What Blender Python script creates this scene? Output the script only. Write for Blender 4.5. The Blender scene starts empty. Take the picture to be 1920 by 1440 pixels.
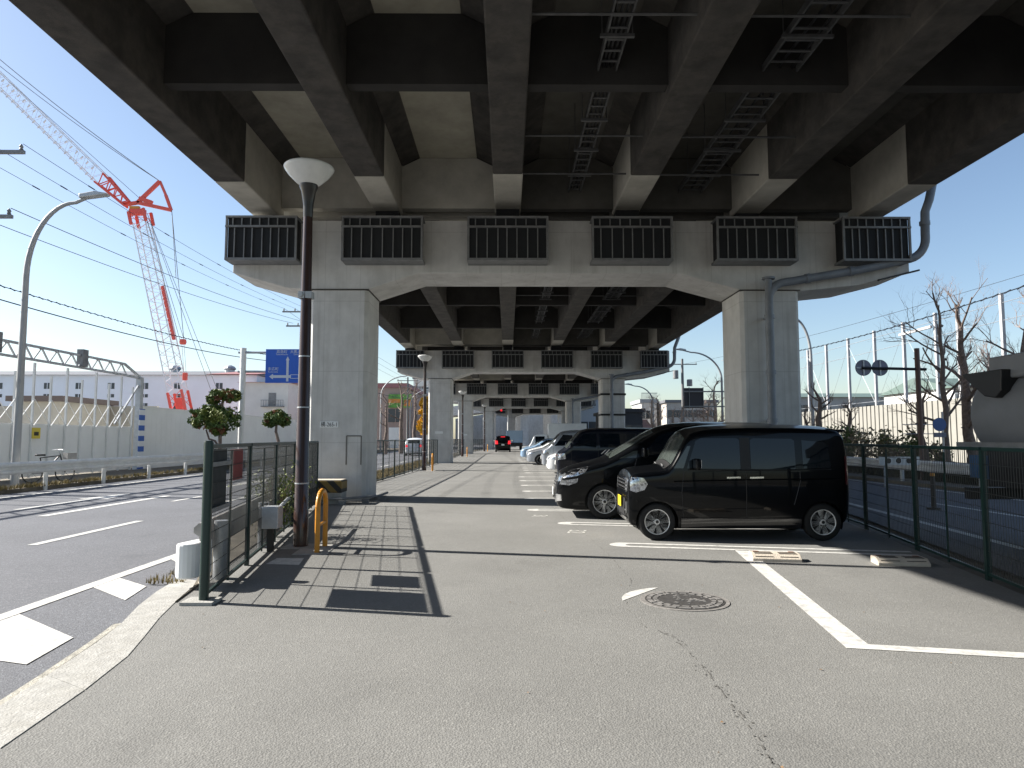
import bpy, bmesh, math, random
from mathutils import Vector, Matrix, Quaternion
from mathutils.bvhtree import BVHTree
R = math.radians
PI = math.pi
random.seed(7)
S = bpy.context.scene
COL = S.collection

# ------------------------------------------------------------------ camera
FPX, HZ, VPX, EYE = 1300.0, 822.0, 952.0, 1.557
PITCH = math.atan((HZ - 720) / FPX)
YAW = math.atan((960 - VPX) / FPX)
cd = bpy.data.cameras.new('camera')
cam = bpy.data.objects.new('camera', cd)
COL.objects.link(cam)
cd.sensor_width = 36.0
cd.lens = 36.0 * FPX / 1920.0
cd.clip_start = 0.05
cd.clip_end = 6000
cam.location = (0, 0, EYE)
cam.rotation_euler = (PI / 2 + PITCH, 0, -YAW)
S.camera = cam

# ------------------------------------------------------------------ light
SUN_EL, SUN_AZ = R(32.4), R(12.4)          # sun from the left, a little ahead
w = bpy.data.worlds.new('World')
S.world = w
w.use_nodes = True
nt = w.node_tree
bg = nt.nodes['Background']
sky = nt.nodes.new('ShaderNodeTexSky')
sky.sky_type = 'NISHITA'
sky.sun_disc = False
sky.sun_elevation = SUN_EL
sky.sun_rotation = -(PI / 2 - SUN_AZ)
sky.air_density = 1.0
sky.dust_density = 0.9
sky.ozone_density = 1.4
nt.links.new(sky.outputs[0], bg.inputs[0])
bg.inputs[1].default_value = 0.074
sd = Vector((-math.cos(SUN_EL) * math.cos(SUN_AZ), math.cos(SUN_EL) * math.sin(SUN_AZ), math.sin(SUN_EL)))
sl = bpy.data.lights.new('sun', 'SUN')
sl.energy = 5.0
sl.angle = R(0.53)
sl.color = (1.0, 0.95, 0.87)
so = bpy.data.objects.new('sun', sl)
COL.objects.link(so)
so.rotation_euler = (-sd).to_track_quat('-Z', 'Y').to_euler()
so.location = sd * 200
S.view_settings.view_transform = 'Standard'
S.view_settings.look = 'None'
S.view_settings.gamma = 1
S.view_settings.exposure = 1.27
S.cycles.max_bounces = 8
S.cycles.diffuse_bounces = 5

# photo geometry -> world: where a sight line meets the ground, or a plane of a given Y
def ray(px, py):
    u = (px - 960) / FPX
    v = -(py - 720) / FPX
    y = math.cos(PITCH) - v * math.sin(PITCH)
    z = math.sin(PITCH) + v * math.cos(PITCH)
    c, s = math.cos(YAW), math.sin(YAW)
    return (u * c + y * s, -u * s + y * c, z)

def at(px, py, Y):
    r = ray(px, py)
    t = Y / r[1]
    return Vector((r[0] * t, Y, EYE + r[2] * t))

# ------------------------------------------------------------------ materials
MATS = {}
FORMWORK = set(['pier_concrete'])
def mat(name, col, rough=0.7, metal=0.0, var=0.0, scale=4.0, coat=0.0, bump=0.0, bscale=60.0, spec=0.5, streak=0.0, dark=None, darkamt=0.0, darkscale=1.2):
    if name in MATS:
        return MATS[name]
    m = bpy.data.materials.new(name)
    m.use_nodes = True
    n = m.node_tree.nodes
    l = m.node_tree.links
    b = n['Principled BSDF']
    b.inputs['Base Color'].default_value = (*col, 1)
    b.inputs['Roughness'].default_value = rough
    b.inputs['Metallic'].default_value = metal
    b.inputs['Specular IOR Level'].default_value = spec
    if coat:
        b.inputs['Coat Weight'].default_value = coat
        b.inputs['Coat Roughness'].default_value = 0.03
    tc = n.new('ShaderNodeTexCoord')
    src = None
    if var or dark:
        no = n.new('ShaderNodeTexNoise')
        no.inputs['Scale'].default_value = scale
        no.inputs['Detail'].default_value = 8
        no.inputs['Roughness'].default_value = 0.62
        l.new(tc.outputs['Object'], no.inputs['Vector'])
        cr = n.new('ShaderNodeValToRGB')
        cr.color_ramp.elements[0].position = 0.32
        cr.color_ramp.elements[1].position = 0.68
        cr.color_ramp.elements[0].color = (*[c * (1 - var) for c in col], 1)
        cr.color_ramp.elements[1].color = (*[min(0.9, c * (1 + var)) for c in col], 1)
        l.new(no.outputs['Fac'], cr.inputs['Fac'])
        src = cr.outputs['Color']
    if dark:
        mp = n.new('ShaderNodeMapping')
        mp.inputs['Scale'].default_value = (1, 1, 0.25 if streak else 1)
        l.new(tc.outputs['Object'], mp.inputs['Vector'])
        n2 = n.new('ShaderNodeTexNoise')
        n2.inputs['Scale'].default_value = darkscale
        n2.inputs['Detail'].default_value = 10
        n2.inputs['Roughness'].default_value = 0.7
        l.new(mp.outputs['Vector'], n2.inputs['Vector'])
        r2 = n.new('ShaderNodeValToRGB')
        r2.color_ramp.elements[0].position = 0.45
        r2.color_ramp.elements[1].position = 0.75
        r2.color_ramp.elements[0].color = (0, 0, 0, 1)
        r2.color_ramp.elements[1].color = (darkamt,) * 3 + (1,)
        l.new(n2.outputs['Fac'], r2.inputs['Fac'])
        mx = n.new('ShaderNodeMix')
        mx.data_type = 'RGBA'
        l.new(r2.outputs['Color'], mx.inputs[0])
        l.new(src, mx.inputs[6])
        mx.inputs[7].default_value = (*dark, 1)
        src = mx.outputs[2]
    if name in FORMWORK:
        sx = n.new('ShaderNodeSeparateXYZ')
        l.new(tc.outputs['Object'], sx.inputs[0])
        def joint(sock, period, half, off=0.0):
            a = n.new('ShaderNodeMath')
            a.operation = 'ADD'
            a.inputs[1].default_value = off
            l.new(sock, a.inputs[0])
            q = n.new('ShaderNodeMath')
            q.operation = 'PINGPONG'
            q.inputs[1].default_value = period / 2
            l.new(a.outputs[0], q.inputs[0])
            r = n.new('ShaderNodeMapRange')
            r.inputs[1].default_value = 0.0
            r.inputs[2].default_value = half
            r.inputs[3].default_value = 1.0
            r.inputs[4].default_value = 0.0
            l.new(q.outputs[0], r.inputs[0])
            return r.outputs[0]
        j1 = joint(sx.outputs[2], 1.8, 0.012, 0.35)
        j2 = joint(sx.outputs[0], 0.9, 0.008, 0.17)
        mxx = n.new('ShaderNodeMath')
        mxx.operation = 'MAXIMUM'
        l.new(j1, mxx.inputs[0])
        l.new(j2, mxx.inputs[1])
        # rain streaks: noise stretched hard along z
        mp2 = n.new('ShaderNodeMapping')
        mp2.inputs['Scale'].default_value = (3.0, 3.0, 0.09)
        l.new(tc.outputs['Object'], mp2.inputs['Vector'])
        n3 = n.new('ShaderNodeTexNoise')
        n3.inputs['Scale'].default_value = 1.6
        n3.inputs['Detail'].default_value = 8
        n3.inputs['Roughness'].default_value = 0.7
        l.new(mp2.outputs['Vector'], n3.inputs['Vector'])
        r3 = n.new('ShaderNodeMapRange')
        r3.inputs[1].default_value = 0.55
        r3.inputs[2].default_value = 0.78
        r3.inputs[3].default_value = 0.0
        r3.inputs[4].default_value = 0.5
        l.new(n3.outputs['Fac'], r3.inputs[0])
        for fac, c2, k in ((r3.outputs[0], (0.22, 0.205, 0.18), 1.0), (mxx.outputs[0], (0.24, 0.235, 0.22), 0.45)):
            mu = n.new('ShaderNodeMath')
            mu.operation = 'MULTIPLY'
            mu.inputs[1].default_value = k
            l.new(fac, mu.inputs[0])
            mm = n.new('ShaderNodeMix')
            mm.data_type = 'RGBA'
            l.new(mu.outputs[0], mm.inputs[0])
            l.new(src, mm.inputs[6])
            mm.inputs[7].default_value = (*c2, 1)
            src = mm.outputs[2]
    if src:
        l.new(src, b.inputs['Base Color'])
    if bump:
        nb = n.new('ShaderNodeTexNoise')
        nb.inputs['Scale'].default_value = bscale
        nb.inputs['Detail'].default_value = 6
        l.new(tc.outputs['Object'], nb.inputs['Vector'])
        bp = n.new('ShaderNodeBump')
        bp.inputs['Strength'].default_value = bump
        bp.inputs['Distance'].default_value = 0.02
        l.new(nb.outputs['Fac'], bp.inputs['Height'])
        l.new(bp.outputs['Normal'], b.inputs['Normal'])
    MATS[name] = m
    return m

def asphalt(name, col, speck, patch=0.12, tracks=False):
    m = bpy.data.materials.new(name)
    m.use_nodes = True
    n = m.node_tree.nodes
    l = m.node_tree.links
    b = n['Principled BSDF']
    b.inputs['Roughness'].default_value = 0.82
    b.inputs['Specular IOR Level'].default_value = 0.35
    tc = n.new('ShaderNodeTexCoord')
    big = n.new('ShaderNodeTexNoise')
    big.inputs['Scale'].default_value = 0.5
    big.inputs['Detail'].default_value = 7
    big.inputs['Roughness'].default_value = 0.6
    l.new(tc.outputs['Object'], big.inputs['Vector'])
    r1 = n.new('ShaderNodeValToRGB')
    r1.color_ramp.elements[0].position = 0.3
    r1.color_ramp.elements[1].position = 0.7
    r1.color_ramp.elements[0].color = (*[c * (1 - patch) for c in col], 1)
    r1.color_ramp.elements[1].color = (*[c * (1 + patch) for c in col], 1)
    l.new(big.outputs['Fac'], r1.inputs['Fac'])
    # long wear bands along the driving direction
    mp = n.new('ShaderNodeMapping')
    mp.inputs['Scale'].default_value = (1.4, 0.06, 1)
    l.new(tc.outputs['Object'], mp.inputs['Vector'])
    nb = n.new('ShaderNodeTexNoise')
    nb.inputs['Scale'].default_value = 1.0
    nb.inputs['Detail'].default_value = 4
    l.new(mp.outputs['Vector'], nb.inputs['Vector'])
    rb = n.new('ShaderNodeMapRange')
    rb.inputs[1].default_value = 0.3
    rb.inputs[2].default_value = 0.7
    rb.inputs[3].default_value = 0.97
    rb.inputs[4].default_value = 1.03
    l.new(nb.outputs['Fac'], rb.inputs[0])
    m1 = n.new('ShaderNodeMix')
    m1.data_type = 'RGBA'
    m1.blend_type = 'MULTIPLY'
    m1.inputs[0].default_value = 1
    l.new(r1.outputs['Color'], m1.inputs[6])
    l.new(rb.outputs[0], m1.inputs[7])
    # aggregate: light and dark stones
    vo = n.new('ShaderNodeTexVoronoi')
    vo.inputs['Scale'].default_value = 85
    l.new(tc.outputs['Object'], vo.inputs['Vector'])
    sp = n.new('ShaderNodeSeparateColor')
    l.new(vo.outputs['Color'], sp.inputs[0])
    rs = n.new('ShaderNodeValToRGB')
    e = rs.color_ramp.elements
    e[0].position = 0.0
    e[0].color = (1 - speck, 1 - speck, 1 - speck, 1)
    e[1].position = 1.0
    e[1].color = (1 + 2.2 * speck, 1 + 2.2 * speck, 1 + 2.1 * speck, 1)
    k = e.new(0.25)
    k.color = (0.96, 0.96, 0.96, 1)
    k = e.new(0.85)
    k.color = (1.04, 1.04, 1.04, 1)
    l.new(sp.outputs[0], rs.inputs['Fac'])
    m2 = n.new('ShaderNodeMix')
    m2.data_type = 'RGBA'
    m2.blend_type = 'MULTIPLY'
    m2.inputs[0].default_value = 1
    l.new(m1.outputs[2], m2.inputs[6])
    l.new(rs.outputs['Color'], m2.inputs[7])
    fin = n.new('ShaderNodeTexNoise')
    fin.inputs['Scale'].default_value = 14
    fin.inputs['Detail'].default_value = 9
    fin.inputs['Roughness'].default_value = 0.75
    l.new(tc.outputs['Object'], fin.inputs['Vector'])
    rf = n.new('ShaderNodeMapRange')
    rf.inputs[1].default_value = 0.3
    rf.inputs[2].default_value = 0.7
    rf.inputs[3].default_value = 0.94
    rf.inputs[4].default_value = 1.05
    l.new(fin.outputs['Fac'], rf.inputs[0])
    m3 = n.new('ShaderNodeMix')
    m3.data_type = 'RGBA'
    m3.blend_type = 'MULTIPLY'
    m3.inputs[0].default_value = 1
    l.new(m2.outputs[2], m3.inputs[6])
    l.new(rf.outputs[0], m3.inputs[7])
    st = n.new('ShaderNodeTexNoise')
    st.inputs['Scale'].default_value = 0.9
    st.inputs['Detail'].default_value = 6
    st.inputs['Roughness'].default_value = 0.55
    st.inputs['Distortion'].default_value = 0.6
    l.new(tc.outputs['Object'], st.inputs['Vector'])
    r5 = n.new('ShaderNodeMapRange')
    r5.inputs[1].default_value = 0.60
    r5.inputs[2].default_value = 0.72
    r5.inputs[3].default_value = 1.0
    r5.inputs[4].default_value = 0.86
    l.new(st.outputs['Fac'], r5.inputs[0])
    m4 = n.new('ShaderNodeMix')
    m4.data_type = 'RGBA'
    m4.blend_type = 'MULTIPLY'
    m4.inputs[0].default_value = 1
    l.new(m3.outputs[2], m4.inputs[6])
    l.new(r5.outputs[0], m4.inputs[7])
    l.new(m4.outputs[2], b.inputs['Base Color'])
    bp = n.new('ShaderNodeBump')
    bp.inputs['Strength'].default_value = 0.5
    bp.inputs['Distance'].default_value = 0.006
    l.new(vo.outputs['Distance'], bp.inputs['Height'])
    l.new(bp.outputs['Normal'], b.inputs['Normal'])
    MATS[name] = m
    return m

def glow(name, col, strength):
    m = bpy.data.materials.new(name)
    m.use_nodes = True
    b = m.node_tree.nodes['Principled BSDF']
    b.inputs['Base Color'].default_value = (*col, 1)
    b.inputs['Emission Color'].default_value = (*col, 1)
    b.inputs['Emission Strength'].default_value = strength
    MATS[name] = m
    return m

LOT = asphalt('lot_asphalt', (0.183, 0.182, 0.174), 0.13, 0.11)
ROAD = asphalt('road_asphalt', (0.125, 0.130, 0.145), 0.3, 0.1)
CONC = mat('pier_concrete', (0.57, 0.565, 0.55), 0.85, var=0.10, scale=2.2, bump=0.15, dark=(0.20, 0.19, 0.17), darkamt=0.45, streak=1, darkscale=0.9)
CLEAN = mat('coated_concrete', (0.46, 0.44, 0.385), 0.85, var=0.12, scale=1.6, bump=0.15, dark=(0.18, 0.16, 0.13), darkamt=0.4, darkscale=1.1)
DECKR = mat('darker_deck', (0.10, 0.095, 0.082), 0.9, var=0.2, scale=1.4, dark=(0.05, 0.045, 0.04), darkamt=0.5, darkscale=0.8)  # darker concrete tone, used in the right-hand bays
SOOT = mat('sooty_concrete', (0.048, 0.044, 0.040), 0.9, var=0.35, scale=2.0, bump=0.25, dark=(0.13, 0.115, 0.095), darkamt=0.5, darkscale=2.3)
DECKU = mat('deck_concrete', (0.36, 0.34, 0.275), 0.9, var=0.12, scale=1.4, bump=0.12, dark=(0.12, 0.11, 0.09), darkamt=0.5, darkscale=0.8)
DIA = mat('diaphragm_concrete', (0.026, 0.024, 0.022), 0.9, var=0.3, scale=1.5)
KERB = mat('kerb_concrete', (0.36, 0.355, 0.335), 0.9, var=0.16, scale=9, bump=0.4, dark=(0.25, 0.24, 0.21), darkamt=0.6, darkscale=5)
PAINT = mat('road_paint', (0.58, 0.575, 0.55), 0.7, var=0.12, scale=25, dark=(0.26, 0.257, 0.245), darkamt=0.9, darkscale=9)
WORN = mat('worn_paint', (0.50, 0.495, 0.47), 0.8, var=0.35, scale=30)
GALV = mat('galvanised_steel', (0.42, 0.44, 0.46), 0.5, 0.5, var=0.15, scale=6)
DULLGALV = mat('dull_grey_steel', (0.20, 0.205, 0.21), 0.6, 0.3, var=0.2, scale=5)
PIPE = mat('pipe_grey', (0.19, 0.21, 0.24), 0.5, 0.0, var=0.15, scale=3)
BLACKM = mat('cage_mesh_black', (0.012, 0.014, 0.017), 0.8)
GREEN = mat('dark_green_paint', (0.006, 0.026, 0.022), 0.35, var=0.15, scale=6)
WIRE = mat('wire_dark', (0.02, 0.024, 0.024), 0.5)
BROWN = mat('brown_paint', (0.042, 0.023, 0.019), 0.22, var=0.12, scale=5)
COLLAR = mat('dark_collar', (0.02, 0.018, 0.018), 0.3)
BOWL = mat('lamp_bowl_white', (0.62, 0.63, 0.62), 0.25, var=0.06, scale=6)
YELLOW = mat('yellow_paint', (0.62, 0.26, 0.02), 0.4, var=0.12, scale=9)
BLACKP = mat('black_paint', (0.015, 0.014, 0.013), 0.6)
WHITE = mat('white_paint', (0.72, 0.73, 0.72), 0.45, var=0.06, scale=3)
GUARD = mat('guardrail_white', (0.66, 0.67, 0.66), 0.5, var=0.1, scale=2, dark=(0.40, 0.36, 0.30), darkamt=0.4, darkscale=3)
HOARD = mat('hoarding_white', (0.76, 0.77, 0.76), 0.6, var=0.05, scale=1)
BEIGE = mat('beige_panel', (0.45, 0.42, 0.36), 0.8, var=0.1, scale=1)
BLUE = mat('sign_blue', (0.012, 0.10, 0.52), 0.4)
SIGNW = mat('sign_white', (0.55, 0.6, 0.68), 0.5)
RED = mat('crane_red', (0.70, 0.10, 0.07), 0.45)
CRANEW = mat('crane_white', (0.72, 0.70, 0.72), 0.5)
REDB = mat('red_board', (0.62, 0.09, 0.085), 0.6)
DARKB = mat('board_back', (0.055, 0.058, 0.062), 0.6, var=0.1, scale=5)
WALLB = mat('warehouse_wall', (0.70, 0.75, 0.83), 0.7, var=0.04, scale=0.3)
ROOFG = mat('grey_roof', (0.16, 0.165, 0.18), 0.7)
ROOFP = mat('red_roof', (0.30, 0.14, 0.14), 0.7)
PANE = mat('window_dark', (0.05, 0.06, 0.075), 0.15)
NOISEW = mat('noise_wall', (0.27, 0.262, 0.235), 0.7, var=0.06, scale=1)
BARK = mat('bark', (0.17, 0.13, 0.11), 0.9, var=0.35, scale=9, bump=0.5, bscale=25)
TWIG = mat('twig', (0.30, 0.22, 0.18), 0.9, var=0.2, scale=5)
LEAF = mat('leaf_green', (0.085, 0.135, 0.03), 0.6, var=0.5, scale=3)
LEAFR = mat('leaf_rusty', (0.22, 0.10, 0.05), 0.6, var=0.4, scale=4)
LEAFY = mat('leaf_lime', (0.14, 0.17, 0.03), 0.6, var=0.4, scale=3)
LEAFG = mat('ginkgo_gold', (0.65, 0.38, 0.02), 0.6, var=0.25, scale=3)
GRASS = mat('dry_grass', (0.20, 0.155, 0.06), 0.9, var=0.5, scale=3)
SOIL = mat('soil', (0.13, 0.115, 0.09), 0.95, var=0.3, scale=2.5, bump=0.4)
CARB = mat('car_black', (0.002, 0.0025, 0.0035), 0.3, coat=0.4, spec=0.08)
CARG = mat('gloss_black_skirt', (0.006, 0.006, 0.007), 0.2, coat=1.0)
CARN = mat('car_navy', (0.004, 0.006, 0.012), 0.3, coat=0.6, spec=0.08)
CARS = mat('car_silver', (0.42, 0.45, 0.50), 0.3, 0.6, coat=0.8)
CARW = mat('car_white', (0.72, 0.74, 0.76), 0.3, coat=0.8)
CARL = mat('car_light_blue', (0.28, 0.42, 0.60), 0.3, 0.2, coat=0.8)
GLASS = mat('car_glass', (0.003, 0.006, 0.010), 0.03, spec=0.45)
GLASSL = mat('car_screen_glass', (0.055, 0.066, 0.062), 0.10, spec=0.6)
TRIM = mat('black_trim', (0.01, 0.01, 0.011), 0.5)
CHROME = mat('chrome', (0.75, 0.76, 0.78), 0.12, 1.0)
LENS = mat('headlight_lens', (0.40, 0.42, 0.45), 0.10, 0.75, coat=0.8, var=0.85, scale=26)
TYRE = mat('tyre_rubber', (0.012, 0.012, 0.012), 0.85)
RIM = mat('alloy_rim', (0.78, 0.77, 0.74), 0.35, 0.15)
RIMD = mat('rim_dark', (0.02, 0.02, 0.02), 0.4)
TAIL = glow('tail_light_lit', (0.75, 0.02, 0.03), 0.55)
TAILR = mat('tail_light_red', (0.10, 0.004, 0.006), 0.2, coat=1)
PLATEY = mat('plate_yellow', (0.80, 0.58, 0.01), 0.5)
STOPC = mat('wheel_stop_concrete', (0.52, 0.46, 0.38), 0.85, var=0.12, scale=9, bump=0.3)
IRON = mat('cast_iron', (0.075, 0.072, 0.07), 0.6, 0.3, var=0.3, scale=30)
TANK = mat('tank_grey', (0.17, 0.18, 0.195), 0.55, var=0.12, scale=1.5, bump=0.05)
TEALR = mat('teal_roof', (0.10, 0.145, 0.13), 0.7)
BUILDW = mat('building_white', (0.58, 0.57, 0.55), 0.8, var=0.06, scale=0.6)
BUILDG = mat('building_grey', (0.30, 0.31, 0.32), 0.8, var=0.08, scale=0.6)
BUILDB = mat('building_brown', (0.34, 0.26, 0.23), 0.8, var=0.1, scale=0.5)
DARKBLD = mat('dark_cladding', (0.035, 0.04, 0.05), 0.7, var=0.2, scale=0.7)
STRIPE = None

# ------------------------------------------------------------------ mesh helper
class MB:
    def __init__(s):
        s.v = []
        s.f = []
        s.mi = []
        s.cur = 0
    def add(s, vs, fs):
        o = len(s.v)
        s.v += [tuple(p) for p in vs]
        for f in fs:
            s.f.append(tuple(i + o for i in f))
            s.mi.append(s.cur)
        return s
    def box(s, a, b, M=None):
        (x0, y0, z0), (x1, y1, z1) = a, b
        vs = [Vector(p) for p in ((x0, y0, z0), (x1, y0, z0), (x1, y1, z0), (x0, y1, z0), (x0, y0, z1), (x1, y0, z1), (x1, y1, z1), (x0, y1, z1))]
        if M is not None:
            vs = [M @ p for p in vs]
        return s.add(vs, [(0, 3, 2, 1), (4, 5, 6, 7), (0, 1, 5, 4), (1, 2, 6, 5), (2, 3, 7, 6), (3, 0, 4, 7)])
    def cbox(s, c, d, rz=0):
        M = Matrix.Translation(Vector(c)) @ Matrix.Rotation(rz, 4, 'Z')
        h = [q / 2 for q in d]
        return s.box((-h[0], -h[1], -h[2]), (h[0], h[1], h[2]), M)
    def bar(s, p, q, wd=0.05, ht=None, up=(0, 0, 1)):
        p, q = Vector(p), Vector(q)
        ht = ht or wd
        d = q - p
        L = d.length
        if L < 1e-6:
            return s
        d.normalize()
        u = Vector(up)
        if abs(d.dot(u)) > 0.98:
            u = Vector((0, 1, 0))
        a = d.cross(u).normalized()
        b = a.cross(d).normalized()
        vs = []
        for e in (p, q):
            for (i, j) in ((-1, -1), (1, -1), (1, 1), (-1, 1)):
                vs.append(e + a * i * wd / 2 + b * j * ht / 2)
        return s.add(vs, [(0, 1, 2, 3), (7, 6, 5, 4), (0, 4, 5, 1), (1, 5, 6, 2), (2, 6, 7, 3), (3, 7, 4, 0)])
    def tube(s, pts, r, n=8, cap=True):
        pts = [Vector(p) for p in pts]
        rs = r if isinstance(r, (list, tuple)) else [r] * len(pts)
        N = len(pts)
        rings = []
        ref = None
        for i in range(N):
            d = (pts[min(i + 1, N - 1)] - pts[max(i - 1, 0)])
            if d.length < 1e-9:
                d = Vector((0, 0, 1))
            d.normalize()
            if ref is None:
                ref = Vector((0, 0, 1)) if abs(d.z) < 0.9 else Vector((1, 0, 0))
            a = d.cross(ref)
            if a.length < 1e-4:
                ref = Vector((0, 1, 0))
                a = d.cross(ref)
            a.normalize()
            b = a.cross(d).normalized()
            ref = b
            rings.append([pts[i] + (a * math.cos(2 * PI * k / n) + b * math.sin(2 * PI * k / n)) * rs[i] for k in range(n)])
        vs = [p for rg in rings for p in rg]
        fs = []
        for i in range(N - 1):
            for k in range(n):
                k2 = (k + 1) % n
                fs.append((i * n + k, i * n + k2, (i + 1) * n + k2, (i + 1) * n + k))
        if cap:
            fs.append(tuple(range(n - 1, -1, -1)))
            fs.append(tuple((N - 1) * n + k for k in range(n)))
        return s.add(vs, fs)
    def lathe(s, prof, c=(0, 0, 0), n=20, axis='Z', M=None):
        vs = []
        for (r, h) in prof:
            for k in range(n):
                a = 2 * PI * k / n
                if axis == 'Z':
                    p = Vector((r * math.cos(a), r * math.sin(a), h))
                elif axis == 'Y':
                    p = Vector((r * math.cos(a), h, r * math.sin(a)))
                else:
                    p = Vector((h, r * math.cos(a), r * math.sin(a)))
                p = p + Vector(c)
                vs.append(M @ p if M is not None else p)
        fs = []
        for i in range(len(prof) - 1):
            for k in range(n):
                k2 = (k + 1) % n
                fs.append((i * n + k, i * n + k2, (i + 1) * n + k2, (i + 1) * n + k))
        if prof[0][0] > 1e-6:
            fs.append(tuple(range(n - 1, -1, -1)))
        if prof[-1][0] > 1e-6:
            fs.append(tuple((len(prof) - 1) * n + k for k in range(n)))
        return s.add(vs, fs)
    def prism(s, poly, axis, a, b, M=None):
        # poly in the other two axes (order x,y,z minus axis)
        def mk(p, h):
            if axis == 'Y':
                q = Vector((p[0], h, p[1]))
            elif axis == 'X':
                q = Vector((h, p[0], p[1]))
            else:
                q = Vector((p[0], p[1], h))
            return M @ q if M is not None else q
        n = len(poly)
        vs = [mk(p, a) for p in poly] + [mk(p, b) for p in poly]
        fs = [tuple(range(n)), tuple(range(2 * n - 1, n - 1, -1))]
        for i in range(n):
            j = (i + 1) % n
            fs.append((i, i + n, j + n, j))
        return s.add(vs, fs)
    def build(s, name, m, parent=None, smooth=False, bevel=0.0, recalc=True, segs=2):
        me = bpy.data.meshes.new(name)
        me.from_pydata(s.v, [], s.f)
        ms = m if isinstance(m, (list, tuple)) else [m]
        for q in ms:
            me.materials.append(q)
        if len(ms) > 1:
            me.polygons.foreach_set('material_index', s.mi)
        if recalc:
            bm = bmesh.new()
            bm.from_mesh(me)
            bmesh.ops.recalc_face_normals(bm, faces=bm.faces)
            bm.to_mesh(me)
            bm.free()
        if smooth:
            me.polygons.foreach_set('use_smooth', [True] * len(me.polygons))
            if hasattr(me, 'set_sharp_from_angle'):
                me.set_sharp_from_angle(angle=R(smooth if smooth is not True else 40))
        me.update()
        o = bpy.data.objects.new(name, me)
        COL.objects.link(o)
        if parent:
            o.parent = parent
        if bevel:
            bv = o.modifiers.new('bevel', 'BEVEL')
            bv.width = bevel
            bv.segments = segs
            bv.limit_method = 'ANGLE'
            bv.angle_limit = R(30)
        return o

def tag(o, label=None, cat=None, group=None, kind=None):
    if label:
        o['label'] = label
    if cat:
        o['category'] = cat
    if group:
        o['group'] = group
    if kind:
        o['kind'] = kind
    return o
def thing(name, label, cat, loc=(0, 0, 0), rz=0.0, group=None):
    o = bpy.data.objects.new(name, None)
    o.empty_display_size = 0.2
    COL.objects.link(o)
    o.location = loc
    o.rotation_euler = (0, 0, rz)
    return tag(o, label, cat, group)
def copy_tree(o, parent=None, skip=()):
    c = o.copy()
    COL.objects.link(c)
    if parent:
        c.parent = parent
    for ch in list(o.children):
        if ch.name.split('.')[0] in skip:
            continue
        copy_tree(ch, c, skip)
    return c
def again(o, label, loc, rz=None, skip=()):
    c = copy_tree(o, None, skip)
    c['label'] = label
    c.location = loc
    if rz is not None:
        c.rotation_euler = (0, 0, rz)
    return c
def text_mesh(name, body, size, m, parent=None, M=None, align='LEFT', sx=1.0):
    cu = bpy.data.curves.new(name, 'FONT')
    cu.body = body
    cu.size = size
    cu.align_x = align
    cu.extrude = 0.0 if name == 'bay_number' else 0.002
    t = bpy.data.objects.new(name, cu)
    COL.objects.link(t)
    dg = bpy.context.evaluated_depsgraph_get()
    me = bpy.data.meshes.new_from_object(t.evaluated_get(dg))
    bpy.data.objects.remove(t)
    me.transform(Matrix.Diagonal((sx, 1, 1, 1)))
    if M is not None:
        me.transform(M)
    me.materials.clear()
    me.materials.append(m)
    o = bpy.data.objects.new(name, me)
    COL.objects.link(o)
    if parent:
        o.parent = parent
    return o
FACE_CAM = Matrix.Rotation(PI / 2, 4, 'X')      # text upright, read from -Y

# ------------------------------------------------------------------ the setting
def sheet(name, poly, z, m, thick=None):
    b = MB()
    if thick:
        b.prism(poly, 'Z', z - thick, z)
    else:
        b.add([(p[0], p[1], z) for p in poly], [tuple(range(len(poly)))])
    o = b.build(name, m)
    return tag(o, kind='structure')
def strip(pts, wd):
    L, Rr = [], []
    for i, p in enumerate(pts):
        a = Vector(pts[max(i - 1, 0)])
        c = Vector(pts[min(i + 1, len(pts) - 1)])
        d = (c - a).normalized()
        n = Vector((-d.y, d.x))
        L.append(Vector(p) + n * wd / 2)
        Rr.append(Vector(p) - n * wd / 2)
    return [tuple(q) for q in L] + [tuple(q) for q in reversed(Rr)]

tag(MB().add([(-900, -300, -0.05), (900, -300, -0.05), (900, 2500, -0.05), (-900, 2500, -0.05)], [(0, 1, 2, 3)]).build('ground', SOIL), kind='structure')
LEFT_EDGE = [(-2.6, -12), (-2.62, 2.5), (-2.7, 4.1), (-2.86, 5.2), (-3.05, 6.05), (-3.16, 6.6), (-4.75, 17.6), (-4.95, 21), (-4.6, 30), (-4.5, 44), (-4.5, 75), (-2.6, 110), (2, 160)]
RIGHT_EDGE = [(16, 160), (11, 110), (9.0, 75), (8.6, 44), (8.0, 25), (6.55, 14), (5.1, 6.8), (4.4, 3.4), (4.4, -12)]
sheet('parking_lot', LEFT_EDGE + RIGHT_EDGE, 0.0, LOT)
sheet('left_road', [(-14.2, -60), (-2.4, -60), (-2.47, 2.5), (-2.62, 4.1), (-2.75, 5.1), (-3.05, 6.2), (-3.25, 7.4), (-4.2, 10.2), (-4.9, 14), (-5.5, 20), (-5.7, 40), (-5.6, 80), (-4, 110), (1, 160), (1, 400), (-14.2, 400)], -0.012, ROAD)
sheet('right_road', [(4.3, -60), (13.4, -60), (13.4, 70), (15, 110), (21, 160), (21, 400), (16.5, 400), (16.5, 160), (11.5, 110), (9.5, 75), (9.1, 44), (8.5, 25), (7.05, 14), (5.6, 6.8), (4.9, 3.4)], -0.012, ROAD)
sheet('left_verge', [(-18.5, -60), (-14.2, -60), (-14.2, 160), (-18.5, 160)], 0.10, SOIL, 0.14)
sheet('right_verge', [(13.4, -60), (19.5, -60), (19.5, 110), (13.4, 70)], 0.10, SOIL, 0.14)
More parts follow.
